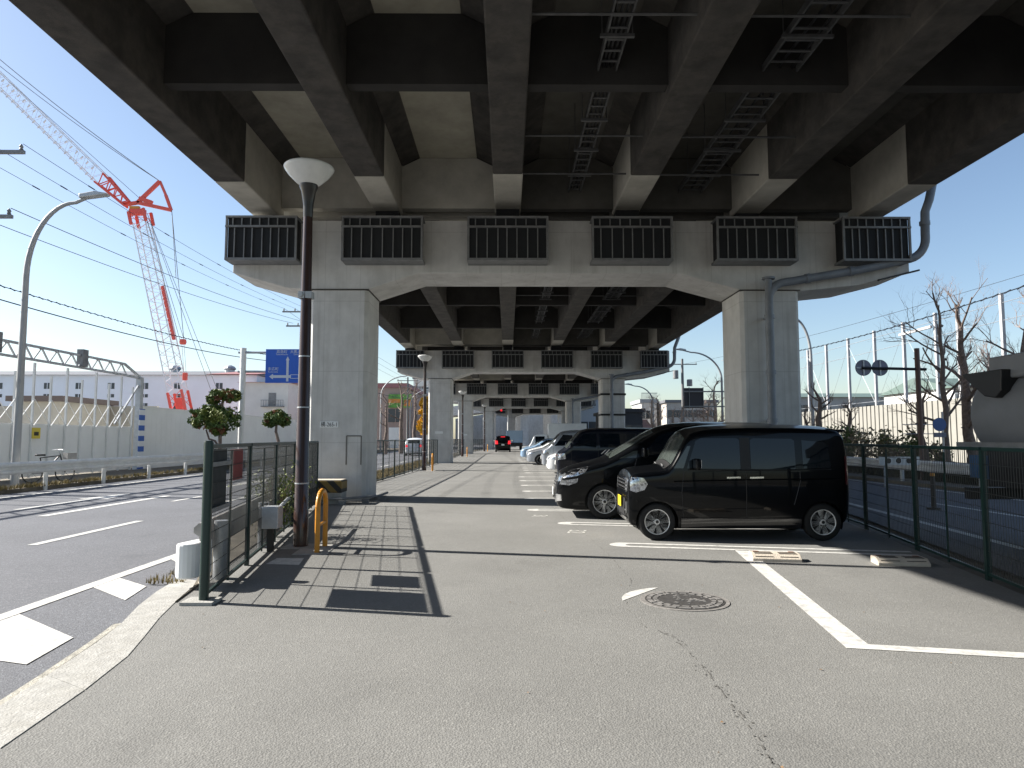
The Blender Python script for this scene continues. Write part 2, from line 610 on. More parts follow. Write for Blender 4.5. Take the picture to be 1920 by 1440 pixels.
sheet('site_yard', [(-140, -60), (-18.6, -60), (-18.6, 200), (-140, 200)], -0.03, mat('yard', (0.30, 0.29, 0.27), 0.9, var=0.15, scale=0.3))
# dirt strip between the left fence and the road
sheet('median_strip', [(-3.16, 6.75), (-3.25, 7.3), (-4.2, 10.1), (-4.9, 13.9), (-5.5, 19.9), (-5.7, 40), (-5.6, 75), (-4.55, 75), (-4.55, 44), (-4.65, 30), (-5.0, 21), (-4.8, 17.6)], 0.015, SOIL, 0.02)
# kerb stones, one by one
KP = [((-2.5, 2.55), (-2.9, 2.75)), ((-2.55, 3.63), (-2.94, 4.05)), ((-2.62, 4.45), (-3.03, 4.72)), ((-2.72, 5.12), (-3.14, 5.45)), ((-2.86, 5.62), (-3.26, 6.02)), ((-3.03, 6.2), (-3.44, 6.62)), ((-3.22, 7.0), (-3.58, 7.25)), ((-3.36, 7.75), (-3.66, 7.9))]
kb = MB()
for i in range(len(KP) - 1):
    (a, b), (c, d) = KP[i], KP[i + 1]
    e = 0.006
    def mixp(p, q, t):
        return (p[0] + (q[0] - p[0]) * t, p[1] + (q[1] - p[1]) * t)
    kb.prism([mixp(a, c, e), mixp(a, c, 1 - e), mixp(b, d, 1 - e), mixp(b, d, e)], 'Z', -0.08, 0.005)
tag(kb.build('kerb', KERB, bevel=0.002), kind='structure')
gut = MB().add([(-2.92, 2.8, -0.006), (-2.96, 4.1, -0.006), (-3.05, 4.75, -0.006), (-3.17, 5.5, -0.006), (-3.28, 6.05, -0.006), (-3.33, 6.02, -0.006), (-3.22, 5.48, -0.006), (-3.10, 4.74, -0.006), (-3.01, 4.1, -0.006), (-2.95, 2.8, -0.006)], [tuple(range(10))]).build('gutter', mat('gutter_mortar', (0.36, 0.345, 0.30), 0.95, var=0.35, scale=14, bump=0.6))
tag(gut, kind='structure')

def marking(name, polys, z=0.004, m=None):
    b = MB()
    for p in polys:
        b.add([(q[0], q[1], z) for q in p], [tuple(range(len(p)))])
    return tag(b.build(name, m or PAINT), kind='structure')
RZ = -0.006
marking('road_edge_line', [strip([(-4.4, -20), (-4.45, 6), (-4.44, 10), (-4.9, 14), (-5.75, 20), (-5.95, 40), (-5.9, 90)], 0.15)], RZ)
dash = []
for k in range(-3, 14):
    y = 3.4 + k * 7.0
    dash.append(strip([(-7.0, y), (-7.0, y + 3.0)], 0.15))
marking('lane_dashes', dash, RZ)
marking('centre_line', [strip([(-9.4, 14.2), (-9.3, 19.2)], 0.2), strip([(-8.36, 17.5), (-8.3, 19.0)], 0.12), strip([(-9.3, 24), (-9.3, 34)], 0.15)], RZ)
marking('turn_arrow', [[(-10.9, 15.5), (-10.7, 15.5), (-10.65, 18.2), (-10.35, 18.2), (-10.75, 20.2), (-11.15, 18.2), (-10.85, 18.2)],
                       [(-9.2, 22.5), (-9.05, 22.5), (-9.0, 25.0), (-8.7, 25.0), (-9.1, 27.0), (-9.5, 25.0), (-9.2, 25.0)]], RZ)
marking('far_edge_line', [strip([(-13.4, -30), (-13.3, 30), (-13.2, 150)], 0.18)], RZ)
marking('zebra_patch', [[(-4.36, 6.36), (-3.42, 5.62), (-3.34, 4.97), (-3.72, 5.1), (-4.36, 5.75)],
                        [(-4.36, 7.47), (-4.36, 7.97), (-3.83, 7.52), (-3.71, 6.89)], [(-4.36, 9.16), (-4.36, 9.75), (-3.80, 8.75), (-3.72, 8.4)],
                        [(-4.36, 4.0), (-4.36, 4.6), (-3.55, 3.7), (-3.3, 3.0)]], RZ)
marking('right_road_line', [strip([(13.0, -30), (13.0, 90)], 0.15), strip([(7.45, -20), (6.9, 6.8), (7.9, 14.2), (9.3, 25)], 0.16)] + [strip([(10.3, y), (10.3, y + 5)], 0.14) for y in range(-8, 80, 10)], RZ)

# parking bay lines: rounded hairpins along the stall direction
SA = Vector((math.cos(R(12.2)), -math.sin(R(12.2))))       # towards the back of a stall
SB = Vector((math.sin(R(12.2)), math.cos(R(12.2))))
def hairpin(x, y, L, gap=0.30, wd=0.105, a=SA, bb=SB):
    c = Vector((x, y))
    out, inn = [], []
    ro, ri = gap / 2 + wd / 2, gap / 2 - wd / 2
    cen = c + a * ro
    for k in range(11):
        t = PI / 2 + PI * k / 10
        out.append(cen + a * ro * math.cos(t) + bb * ro * math.sin(t))
        inn.append(cen + a * (ri * math.cos(t) + 0.13) + bb * ri * math.sin(t))
    e = a * L
    polys = []
    for k in range(10):
        polys.append([out[k], out[k + 1], inn[k + 1], inn[k]])
    polys.append([out[0], inn[0], cen + e + bb * ri, cen + e + bb * ro])
    polys.append([inn[-1], out[-1], cen + e - bb * ro, cen + e - bb * ri])
    return polys
XA, YB = Vector((1, 0)), Vector((0, 1))
hp = []
hp += hairpin(1.5, 10.36, 3.9)
hp += hairpin(0.92, 12.93, 4.4)
hp += hairpin(0.42, 15.3, 4.6, a=Vector((0.99, -0.1)).normalized(), bb=Vector((0.1, 0.99)).normalized())
for k in range(5):
    hp += hairpin(0.42, 18.1 + 2.55 * k, 4.6, a=XA, bb=YB)
for k in range(18):
    hp += hairpin(0.75, 31.6 + 2.55 * k, 4.6, a=XA, bb=YB)
marking('parking_bay_line', hp)
marking('parking_corner_line', [[(3.17, 9.83), (3.36, 9.8), (2.73, 5.37), (3.75, 5.16), (5.2, 4.85), (5.2, 4.72), (3.72, 5.02), (2.52, 5.28)]])
marking('white_dab', [[(-3.0, 8.77), (-2.57, 8.70), (-2.65, 9.19), (-3.0, 9.19)]])
def ground_number(txt, x, y, size):
    a = SA
    M = Matrix.Translation(Vector((x, y, 0.004))) @ Matrix.Rotation(-R(90 + 12), 4, 'Z')
    o = text_mesh('bay_number', txt, size, WORN, None, M, 'CENTER', 1.0)
    for v in o.data.vertices:
        v.co.z = 0.0042
    return tag(o, kind='structure')
ground_number('32', 1.02, 11.78, 0.42)
ground_number('31', 0.5, 14.1, 0.42)
ground_number('33', 3.45, 4.62, 0.30)
# asphalt joint with crumbled edges
random.seed(3)
CR = [(1.0, 16.5), (1.12, 13.0), (1.28, 11.2), (1.36, 9.3), (1.36, 7.75), (1.13, 6.9), (1.11, 6.3), (1.14, 5.85), (1.31, 5.57), (1.33, 4.6), (1.31, 3.85), (1.28, 3.4), (1.25, 2.5)]
cb = MB()
P = [Vector(p) for p in CR]
for i in range(len(P) - 1):
    n = max(4, int((P[i + 1] - P[i]).length / 0.05))
    for k in range(n):
        t0, t1 = k / n, (k + 1) / n
        a, b = P[i].lerp(P[i + 1], t0), P[i].lerp(P[i + 1], t1)
        j = random.uniform(-0.012, 0.012)
        near = 1.0 if P[i].y < 6 else 0.5
        wd = random.uniform(0.001, 0.008) * near
        if random.random() < 0.35:
            continue
        cb.add([(a.x - wd + j, a.y, 0.003), (a.x + wd + j, a.y, 0.003), (b.x + wd * 0.6 + j, b.y, 0.003), (b.x - wd * 0.6 + j, b.y, 0.003)], [(0, 1, 2, 3)])
        for q in range(2 if P[i].y < 6.0 else 0):
            r = random.uniform(0.003, 0.009)
            x, y = a.x + random.gauss(0, 0.03), a.y + random.uniform(0, 0.05)
            cb.add([(x - r, y - r, 0.003), (x + r, y - r * 0.6, 0.003), (x + r * 0.7, y + r, 0.003), (x - r * 0.5, y + r, 0.003)], [(0, 1, 2, 3)])
tag(cb.build('asphalt_joint', mat('crack_dark', (0.095, 0.092, 0.085), 0.95)), kind='structure')

# ------------------------------------------------------------------ viaduct
GX = [-6.28, -3.14, 0.0, 3.12, 6.25, 9.42]
GZ = [7.33, 7.46, 7.52, 7.5, 7.42, 7.3]
DECK_Z = 8.95
def viaduct_span(x0, y0, x1, y1, label, trays=True):
    L = math.hypot(x1 - x0, y1 - y0)
    t = thing('viaduct_span', label, 'viaduct', (x0, y0, 0), -math.atan2(x1 - x0, y1 - y0), 'concrete spans of the viaduct')
    d = MB().box((-7.7, 0.02, DECK_Z), (10.9, L - 0.02, DECK_Z + 0.24))
    for x in GX:                      # haunches between slab and webs
        for sgn in (-1, 1):
            if (x < -6 and sgn < 0) or (x > 9 and sgn > 0):
                continue
            d.prism([(x + sgn * 0.341, DECK_Z + 0.01), (x + sgn * 0.80, DECK_Z + 0.01), (x + sgn * 0.341, DECK_Z - 0.24)], 'Y', 0.5, L - 0.5)
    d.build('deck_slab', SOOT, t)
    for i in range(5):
        MB().box((GX[i] + 0.82, 0.5, DECK_Z - 0.012), (GX[i + 1] - 0.82, L - 0.5, DECK_Z - 0.004)).build('deck_panel', DECKU if i < 2 else DECKR, t)  # lighter panels in the left bays, darker ones in the right
    for sgn, x in ((-1, -7.7), (1, 10.9)):
        xa, xb = (x - 0.02, x + 0.24) if sgn < 0 else (x - 0.24, x + 0.02)
        MB().box((xa, 0.02, DECK_Z - 0.12), (xb, L - 0.02, DECK_Z + 1.0)).build('parapet', CONC, t, bevel=0.02)
    e = 3.0
    for i, (x, z) in enumerate(zip(GX, GZ)):
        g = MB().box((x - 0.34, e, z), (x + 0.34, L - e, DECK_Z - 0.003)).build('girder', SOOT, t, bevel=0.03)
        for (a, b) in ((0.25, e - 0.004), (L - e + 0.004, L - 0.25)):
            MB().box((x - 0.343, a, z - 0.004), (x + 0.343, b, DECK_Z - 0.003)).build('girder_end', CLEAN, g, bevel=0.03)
    for k in (1, 2, 3):
        y = L * k / 4
        for i in range(5):
            b = MB()
            xa, xb, za, zb, zc = GX[i] + 0.343, GX[i + 1] - 0.343, 7.66, DECK_Z - 0.25, DECK_Z - 0.013
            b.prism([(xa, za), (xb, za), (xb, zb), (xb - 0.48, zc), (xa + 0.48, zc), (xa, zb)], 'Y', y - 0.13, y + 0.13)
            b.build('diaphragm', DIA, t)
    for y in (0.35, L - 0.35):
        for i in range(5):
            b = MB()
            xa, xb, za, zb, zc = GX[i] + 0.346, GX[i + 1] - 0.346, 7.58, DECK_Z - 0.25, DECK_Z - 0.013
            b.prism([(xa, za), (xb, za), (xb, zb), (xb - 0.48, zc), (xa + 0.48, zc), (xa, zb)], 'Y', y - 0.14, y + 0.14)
            b.build('end_diaphragm', CLEAN if i < 2 else DECKR, t)  # end walls split like the panels: lighter left, darker right
    return t, L

TRAYM = mat('tray_steel', (0.085, 0.085, 0.085), 0.6, 0.2, var=0.3, scale=4)
def cable_tray(x, y0, L, label, wide):
    t = thing('cable_tray', label, 'cable tray', (x, y0, 7.95), 0, 'ladder trays hung under the viaduct')
    h = wide / 2
    b = MB()
    b.box((-h, 0.8, -0.05), (-h + 0.03, L - 0.8, 0.07))
    b.box((h - 0.03, 0.8, -0.05), (h, L - 0.8, 0.07))
    y = 0.9
    while y < L - 0.9:
        b.box((-h + 0.031, y, -0.02), (h - 0.031, y + 0.05, 0.0))
        y += 0.32
    b.build('ladder', TRAYM, t)
    c = MB()
    for k in range(3):
        cx = -h + 0.09 + k * (wide - 0.18) / 2
        pts = [(cx + random.uniform(-0.02, 0.02), 0.9 + q * (L - 1.8) / 24, 0.035 + random.uniform(-0.006, 0.01)) for q in range(25)]
        c.tube(pts, 0.025, 6)
    c.build('cable', TRIM, t, smooth=True)
    y = 1.2
    while y < L - 0.8:
        s = MB()
        s.box((-h - 0.10, y, -0.105), (h + 0.10, y + 0.06, -0.055))
        s.build('support_bar', TRAYM, t)
        r = MB()
        for sx in (-1, 1):
            r.bar((sx * (h + 0.07), y + 0.03, -0.05), (sx * (h + 0.07), y + 0.03, DECK_Z - 7.95), 0.016)
        r.build('hanger_rod', TRAYM, t)
        y += 1.45
    return t
def cross_pipe(x0, x1, y, z, label):
    b = MB()
    b.tube([(x0, y, z), (x1, y, z)], 0.022, 6)
    return tag(b.build('conduit', TRAYM, None, smooth=True), label, 'conduit', 'thin conduits crossing under the deck')

def make_cage(x, parent, left_cut=0.0, right_cut=0.0):
    c = thing('bearing_cage', None, None, (x, 0, 0))
    c.parent = parent
    W, D, z0, z1 = 2.03, 0.5, 6.03, 7.10
    x0, x1 = -W / 2 + left_cut, W / 2 - right_cut
    y0 = -D
    f = MB()
    f.box((x0, y0 - 0.03, z0 - 0.05), (x1, 0.0, z0 + 0.01))                # bottom shelf
    f.box((x0, y0 - 0.03, z1 - 0.04), (x1, y0 + 0.03, z1 + 0.01))
    f.box((x0, y0 - 0.045, z1 - 0.29), (x1, y0 - 0.0, z1 - 0.24))
    for xx in (x0, x1 - 0.05):
        f.box((xx, y0 - 0.02, z0 + 0.012), (xx + 0.05, y0 + 0.03, z1 - 0.042))
        f.box((xx, y0 + 0.032, z1 - 0.03), (xx + 0.05, -0.0, z1 + 0.005))
    f.build('cage_frame', DULLGALV, c)
    b = MB()
    n = 8
    for k in range(1, n):
        xx = x0 + (x1 - x0) * k / n + random.uniform(-0.03, 0.03)
        b.box((xx - 0.013, y0 - 0.012, z0 + 0.012), (xx + 0.013, y0 + 0.012, z1 - 0.295))
        xx = x0 + (x1 - x0) * (k - 0.2) / n
        b.box((xx - 0.013, y0 - 0.012, z1 - 0.235), (xx + 0.013, y0 + 0.012, z1 - 0.042))
    b.build('cage_bar', DULLGALV, c)
    MB().box((x0 + 0.052, y0 + 0.035, z0 + 0.012), (x1 - 0.052, -0.003, z1 - 0.005)).build('mesh_screen', BLACKM, c)
    return c

def pier(x, y, label, lw=(-5.05, -3.57), rw=(5.96, 7.47), plates=None, bands=False, pipe=True, rz=0.0):
    t = thing('viaduct_pier', label, 'pier', (x, y, 0), rz, 'concrete piers of the viaduct')
    D = 0.8                                                    # half depth; y is the pier centre
    top, mid, low = 7.16, 5.78, 5.36
    poly = [(-7.04, top), (-7.04, mid), (-5.6, low + 0.02), (lw[0] - 0.02, low), (lw[1] + 0.02, low), (-2.28, mid), (4.4, mid), (rw[0] - 0.02, low), (rw[1] + 0.02, low - 0.04), (9.0, mid - 0.3), (10.34, mid + 0.04), (10.34, top)]
    MB().prism(poly, 'Y', -D, D).build('crossbeam', CONC, t, bevel=0.025)
    for (a, b) in (lw, rw):
        c = MB()
        ch = 0.09
        p = [(a + ch, -D + 0.004), (b - ch, -D + 0.004), (b, -D + ch), (b, D - ch), (b - ch, D - 0.004), (a + ch, D - 0.004), (a, D - ch), (a, -D + ch)]
        c.prism(p, 'Z', -0.3, low - 0.03)
        col = c.build('column', CONC, t)
        if bands and a > 0:
            for z in (3.0, 4.3):
                MB().box((a - 0.05, -D - 0.05, z), (b + 0.05, D + 0.05, z + 0.12)).build('band', TRIM, col)
        MB().box((a - 0.02, -D - 0.03, low - 0.028), (b + 0.02, D + 0.03, low - 0.004)).build('joint_line', SOOT, col)
    for i, gx in enumerate(GX):
        c = make_cage(gx + (-0.05 if i == 0 else 0), t, 0.25 if i == 0 else 0.0, 0.32 if i == 5 else 0.0)
        c.location = (gx, -D, 0)
        bb = MB().box((gx - 0.3, -D + 0.15, top + 0.002), (gx + 0.3, D - 0.15, GZ[i] - 0.008))
        bb.build('bearing', BLACKM, t)
    if plates:
        for (px, pz, pw, txt) in plates:
            pl = MB().box((px, -D - 0.012, pz), (px + pw, -D - 0.002, pz + 0.155)).build('number_plate', WHITE, t)
            if txt:
                M = Matrix.Translation((px + pw / 2, -D - 0.0145, pz + 0.028)) @ FACE_CAM
                text_mesh('lettering', txt, 0.142, BLACKP, pl, M, 'CENTER', 0.82)
    if pipe:
        yy = -D - 0.34
        pts = []
        def arc(c, r, a0, a1, n=7):
            for k in range(n + 1):
                a = R(a0 + (a1 - a0) * k / n)
                pts.append((c[0] + r * math.cos(a), yy, c[1] + r * math.sin(a)))
        pts.append((11.0, yy + 0.25, 8.3))
        pts.append((10.95, yy + 0.2, 8.1))
        pts.append((10.72, yy, 7.6))
        pts.append((10.6, yy, 7.3))
        pts.append((10.58, yy, 6.75))
        arc((10.02, 6.62), 0.56, 0, -75)
        pts += [(8.9, yy, 5.80), (7.6, yy, 5.58), (7.15, yy, 5.5)]
        arc((7.02, 5.02), 0.46, 95, 180)
        pts += [(6.56, yy, 4.0), (6.56, yy, -0.1)]
        p = MB().tube(pts, 0.105, 12)
        pb = p.build('drainpipe', PIPE, t, smooth=True)
        q = MB()
        q.tube([(6.56, yy, 5.0), (6.56, yy, 5.55)], 0.09, 12)
        q.tube([(6.56, yy, 5.55), (6.56, yy, 5.6)], 0.16, 12)
        q.build('pipe_stub', PIPE, pb, smooth=True)
        for (px, pz) in ((10.58, 7.0), (6.56, 4.6), (6.56, 3.2), (6.56, 2.0)):
            MB().tube([(px, yy, pz - 0.05), (px, yy, pz + 0.05)], 0.125, 12).build('pipe_collar', PIPE, pb, smooth=True)
        MB().tube([(8.6, yy, 5.755), (8.7, yy, 5.77)], 0.125, 12).build('pipe_collar', PIPE, pb, smooth=True)
        MB().tube([(7.5, yy, 5.565), (7.6, yy, 5.58)], 0.125, 12).build('pipe_collar', PIPE, pb, smooth=True)
        for (px, pz) in ((6.56, 4.6), (6.56, 2.0), (8.65, 5.76), (9.8, 6.0)):
            MB().bar((px, yy + 0.08, pz), (px, -D - 0.002, pz), 0.05).build('pipe_bracket', PIPE, pb)
    MB().bar((9.5, -D - 0.05, 5.60), (10.55, -D - 0.05, 5.86), 0.09, 0.04).build('angle_bracket', TRIM, t)
    return t

PY = [18.3, 44.8, 71.3, 97.8, 124.3]
PX = [0.0, 0.0, 0.0, 1.6, 5.0]
pier(0, PY[0], 'nearest concrete pier of the viaduct with a black lettered white plate on each column',
     plates=((-4.72, 1.83, 0.46, '横-265-1'), (6.72, 1.70, 0.46, '横-265-2')))
pier(0, PY[1], 'second pier of the viaduct with two dark bands round its right column', plates=((-4.6, 1.85, 0.5, None),), bands=True)
pier(0, PY[2], 'third pier of the viaduct framed inside the second one', plates=((-4.6, 1.85, 0.5, None),))
pier(PX[3], PY[3], 'fourth pier of the viaduct standing right of the stopped black minivan', pipe=True, rz=-R(4))
pier(PX[4], PY[4], 'farthest pier of the viaduct where the ramps cross behind', pipe=False, rz=-R(7))
hb = MB()
for (a, b) in (((-4.05, 0, 0.9), (-4.05, 0, 1.62)), ((-4.05, 0, 1.62), (-3.68, 0, 1.62)), ((-3.68, 0, 1.62), (-3.68, 0, 0.9))):
    hb.bar((a[0], 17.498, a[2]), (b[0], 17.498, b[2]), 0.03, 0.012, up=(0, 1, 0))
p1 = [o for o in COL.objects if o.name == 'viaduct_pier'][0]
ho = hb.build('patch_outline', mat('patch_seam', (0.16, 0.155, 0.145), 0.9), p1)
ho.matrix_parent_inverse = Matrix.Translation((0, -PY[0], 0))
viaduct_span(0, PY[0] - 26.5, 0, PY[0], 'nearest viaduct span overhead with dark sooty girders')
viaduct_span(0, PY[0], 0, PY[1], 'second viaduct span, seen under the nearest crossbeam')
viaduct_span(0, PY[1], 0, PY[2], 'third viaduct span, seen under the second crossbeam')
viaduct_span(0, PY[2], PX[3], PY[3], 'fourth viaduct span, a thin strip above the fourth pier')
viaduct_span(PX[3], PY[3], PX[4], PY[4], 'farthest viaduct span, bending to the right')
for k in range(2):
    y0 = PY[0] - 26.5 + 26.5 * k
    w_ = ('above the parking lane', 'beyond the nearest pier')[k]
    cable_tray(1.72, y0, 26.5, 'narrow steel ladder tray hung right of the middle girder %s' % w_, 0.34)
    cable_tray(4.72, y0, 26.5, 'wide steel ladder tray hung in the right hand bay %s' % w_, 0.62)
for k in range(12):
    y = 5.6 + 2.05 * k + (1.6 if k > 5 else 0)
    if abs(y - 18.3) < 0.9:
        y += 1.4
    cross_pipe(0.35, 2.85, y, 7.76, 'thin conduit crossing the dark bay under the viaduct deck')
    cross_pipe(3.5, 5.95, y, 7.74, 'thin conduit crossing the dark bay under the viaduct deck')

# flyover ramps that cross behind the last pier
def ramp(p, q, wd, th, label, cols=()):
    t = thing('flyover_ramp', label, 'flyover', (0, 0, 0), 0, 'flyover ramps far behind the viaduct')
    MB().bar(p, q, wd, th).build('deck', CONC, t)
    for s in (-1, 1):
        d = (Vector(q) - Vector(p)).normalized().cross(Vector((0, 0, 1))).normalized() * (wd / 2 - 0.15) * s
        up = Vector((0, 0, th / 2 + 0.5))
        MB().bar(Vector(p) + d + up, Vector(q) + d + up, 0.25, 0.99).build('parapet', CONC, t)
    for c in cols:
        b = Vector(p).lerp(Vector(q), c)
        MB().cbox((b.x, b.y, (b.z - th / 2) / 2 - 0.15), (1.8, 1.8, b.z - th / 2 - 0.3)).build('column', CONC, t)
ramp((-26, 152, 11.2), (22, 160, 7.4), 8, 1.3, 'pale flyover sloping down to the right behind the farthest pier', (0.46, 0.62, 0.8))
ramp((-24, 176, 6.6), (24, 168, 11.6), 8, 1.3, 'pale flyover rising to the right behind the lower flyover', (0.42, 0.55, 0.7, 0.85))

# ------------------------------------------------------------------ street lamps with bowls, yellow hoops
def make_lamp():
    t = thing('street_lamp', 'tall brown lamp post with white bowl beside the near mesh fence', 'street lamp', (-2.99, 10.17, 0), 0, 'brown lamp posts with white bowls')
    p = MB()
    p.lathe([(0.105, 0.0), (0.105, 0.5), (0.10, 0.51), (0.066, 4.95)], n=20)
    p.build('post', BROWN, t, smooth=True)
    MB().box((-0.22, -0.22, -0.02), (0.22, 0.22, 0.012)).build('footing', KERB, t)
    c = MB().lathe([(0.066, 4.85), (0.07, 4.87), (0.075, 5.05), (0.105, 5.24), (0.135, 5.31), (0.135, 5.36), (0.10, 5.365)], n=20)
    c.build('collar', COLLAR, t, smooth=True)
    b = MB().lathe([(0.10, 5.34), (0.14, 5.35), (0.20, 5.40), (0.29, 5.49), (0.355, 5.575), (0.37, 5.61), (0.355, 5.63), (0.26, 5.655), (0.1, 5.67), (0.0, 5.675)], n=32)
    b.build('lamp_bowl', BOWL, t, smooth=60)
    k = MB()
    for z in (0.9, 2.0, 2.75):
        r = 0.10 - 0.034 * (z - 0.5) / 4.4 + 0.004
        k.lathe([(r, z), (r, z + 0.018)], n=18)
    k.build('strap', GALV, t)
    x = MB().box((-0.10, -0.075, 3.62), (0.10, 0.075, 3.72))
    x.tube([(-0.06, -0.074, 3.67), (-0.06, -0.11, 3.67)], 0.035, 10)
    x.build('clamp', GALV, t)
    return t
lamp = make_lamp()
again(lamp, 'brown lamp post with white bowl standing before the second viaduct pier', (-4.08, 34.1, 0))
again(lamp, 'brown lamp post with white bowl standing before the third viaduct pier', (-3.9, 60.0, 0))
again(lamp, 'brown lamp post with white bowl left of the stopped black minivan', (-2.8, 84.0, 0))
def make_hoop():
    t = thing('hoop_barrier', 'yellow steel hoop barrier at the foot of the nearest lamp post', 'barrier', (-2.62, 9.9, 0), R(4), 'yellow hoop barriers by the lamp posts')
    pts = [(0, -0.28, -0.05), (0, -0.28, 0.62)]
    for k in range(9):
        a = PI - PI * k / 8
        pts.append((0, 0.28 * math.cos(a) * 1.0, 0.62 + 0.20 * math.sin(a)))
    pts += [(0, 0.28, 0.62), (0, 0.28, -0.05)]
    MB().tube(pts, 0.036, 12).build('hoop', YELLOW, t, smooth=True)
    MB().tube([(0, -0.245, 0.36), (0, 0.245, 0.36)], 0.022, 8).build('crossbar', YELLOW, t, smooth=True)
    return t
hoop = make_hoop()
MB().box((-0.30, -0.42, -0.02), (0.16, 0.42, 0.008)).build('footing', KERB, hoop)
again(hoop, 'yellow steel hoop barrier beside the lamp post before the second pier', (-3.62, 33.6, 0))
again(hoop, 'yellow steel hoop barrier beside the lamp post before the third pier', (-3.45, 59.2, 0))
again(hoop, 'yellow steel hoop barrier beside the lamp post left of the black minivan', (-2.4, 83.2, 0))

# ------------------------------------------------------------------ mesh fences
def mesh_fence(pts, H, label, big=0.045, thin=0.018, group=None, pitch=0.05, coarse=False, endpost=True, pm=None):
    t = thing('mesh_fence', label, 'fence', (pts[0][0], pts[0][1], 0), 0, group)
    o = Vector((pts[0][0], pts[0][1], 0))
    P = [Vector((p[0], p[1], 0)) - o for p in pts]
    pm = pm or GREEN
    for i, p in enumerate(P):
        b = MB()
        if i == 0 and endpost:
            b.tube([p + Vector((0, 0, -0.02)), p + Vector((0, 0, H + 0.02))], big, 14)
            b.tube([p + Vector((0, 0, H + 0.02)), p + Vector((0, 0, H + 0.035))], big * 0.8, 14)
        else:
            d = (P[i] - P[i - 1]) if i else (P[1] - P[0])
            rz = math.atan2(d.y, d.x)
            b.cbox((p.x, p.y, H / 2 - 0.03), (0.06, 0.05, H), rz)
        b.build('post', pm, t, smooth=True)
    mesh = MB()
    for i in range(len(P) - 1):
        a, c = P[i], P[i + 1]
        L = (c - a).length
        d = (c - a) / L
        MB().bar(a + Vector((0, 0, H - 0.02)) + d * 0.03, c + Vector((0, 0, H - 0.02)) - d * 0.03, 0.045, 0.04).build('rail', pm, t)
        MB().bar(a + Vector((0, 0, 0.07)) + d * 0.03, c + Vector((0, 0, 0.07)) - d * 0.03, 0.03, 0.03).build('rail', pm, t)
        m = a.lerp(c, 0.5)
        MB().cbox((m.x, m.y, H / 2 - 0.03), (thin * 1.6, thin, H - 0.09), math.atan2(d.y, d.x)).build('stiffener', pm, t)
        n = int(L / pitch)
        for k in range(1, n):
            q = a + d * (L * k / n)
            if coarse:
                mesh.bar(q + Vector((0, 0, 0.08)), q + Vector((0, 0, H - 0.04)), 0.009, 0.004)
            else:
                mesh.tube([q + Vector((0, 0, 0.08)), q + Vector((0, 0, H - 0.04))], 0.0035, 4, False)
        z = 0.16
        while z < H - 0.06:
            mesh.tube([a + Vector((0, 0, z)), c + Vector((0, 0, z))], 0.004, 4, False)
            z += 0.158
    mesh.build('wire_mesh', WIRE, t, recalc=False)
    return t
def fline(y):
    return (-2.89 - 0.165 * (y - 6.75), y)
mesh_fence([fline(6.75 + 1.95 * k) for k in range(6)] , 1.50, 'dark green wire mesh fence beside the nearest lamp post', group='mesh fences left of the parking lane')
MB().box((-3.06, 6.62, -0.02), (-2.76, 6.87, 0.03)).build('post_footing', KERB)
tag(COL.objects['post_footing'], 'small pale concrete footing under the end post of the near left fence', 'footing')
mesh_fence([(-4.85, 19.4), (-4.78, 21.6), (-4.71, 23.8), (-4.64, 26.0), (-4.57, 28.2), (-4.5, 30.4), (-4.45, 32.6), (-4.42, 34.8), (-4.4, 37.0), (-4.4, 39.2), (-4.4, 41.4), (-4.4, 43.6)], 1.50, 'dark mesh fence between the nearest and the second pier', pitch=0.11, group='mesh fences left of the parking lane', endpost=False)
mesh_fence([(-4.4, 46 + 2.4 * k) for k in range(11)], 1.5, 'dark mesh fence between the second and the third pier', pitch=0.14, group='mesh fences left of the parking lane', endpost=False)
mesh_fence([(-4.3 + 0.055 * 2.4 * k, 72.5 + 2.4 * k) for k in range(10)], 1.5, 'dark mesh fence between the third and the fourth pier', pitch=0.2, group='mesh fences left of the parking lane', endpost=False)
RF = [(7.9, 22.0), (7.3, 18.8), (6.78, 15.7), (6.46, 13.9), (6.18, 12.06), (5.72, 9.79), (5.3, 7.75), (4.85, 5.6), (4.4, 3.4)]
mesh_fence(RF, 1.46, 'dark mesh fence behind the right hand parking stalls', group='mesh fences right of the parking lane', endpost=False, pitch=0.055)
mesh_fence([(8.3, 26 + 3 * k) for k in range(17)], 1.46, 'dark mesh fence behind the far row of parked cars', group='mesh fences right of the parking lane', endpost=False, pitch=0.2)

def board(name, s0, s1, z0, z1, label, m, cat='sign'):
    a, b = fline(s0), fline(s1)
    off = 0.035
    bd = MB().bar((a[0] - off, a[1], (z0 + z1) / 2), (b[0] - off, b[1], (z0 + z1) / 2), 0.012, z1 - z0)
    return bd, a, b
bd, a, b = board('board', 6.84, 7.62, 0.82, 1.45, '', DARKB)
t = thing('notice_board', 'dark notice board seen from behind on the first fence bay', 'sign', (0, 0, 0))
bd.build('panel', DARKB, t)
for z in (0.85, 1.30):
    MB().bar((a[0] + 0.01, a[1], z), (b[0] + 0.01, b[1], z), 0.03, 0.045).build('batten', DULLGALV, t)
bd, a, b = board('board', 7.85, 8.45, 1.08, 1.43, '', REDB)
tag(bd.build('red_sign', REDB), 'faded red sign tied to the near mesh fence', 'sign')

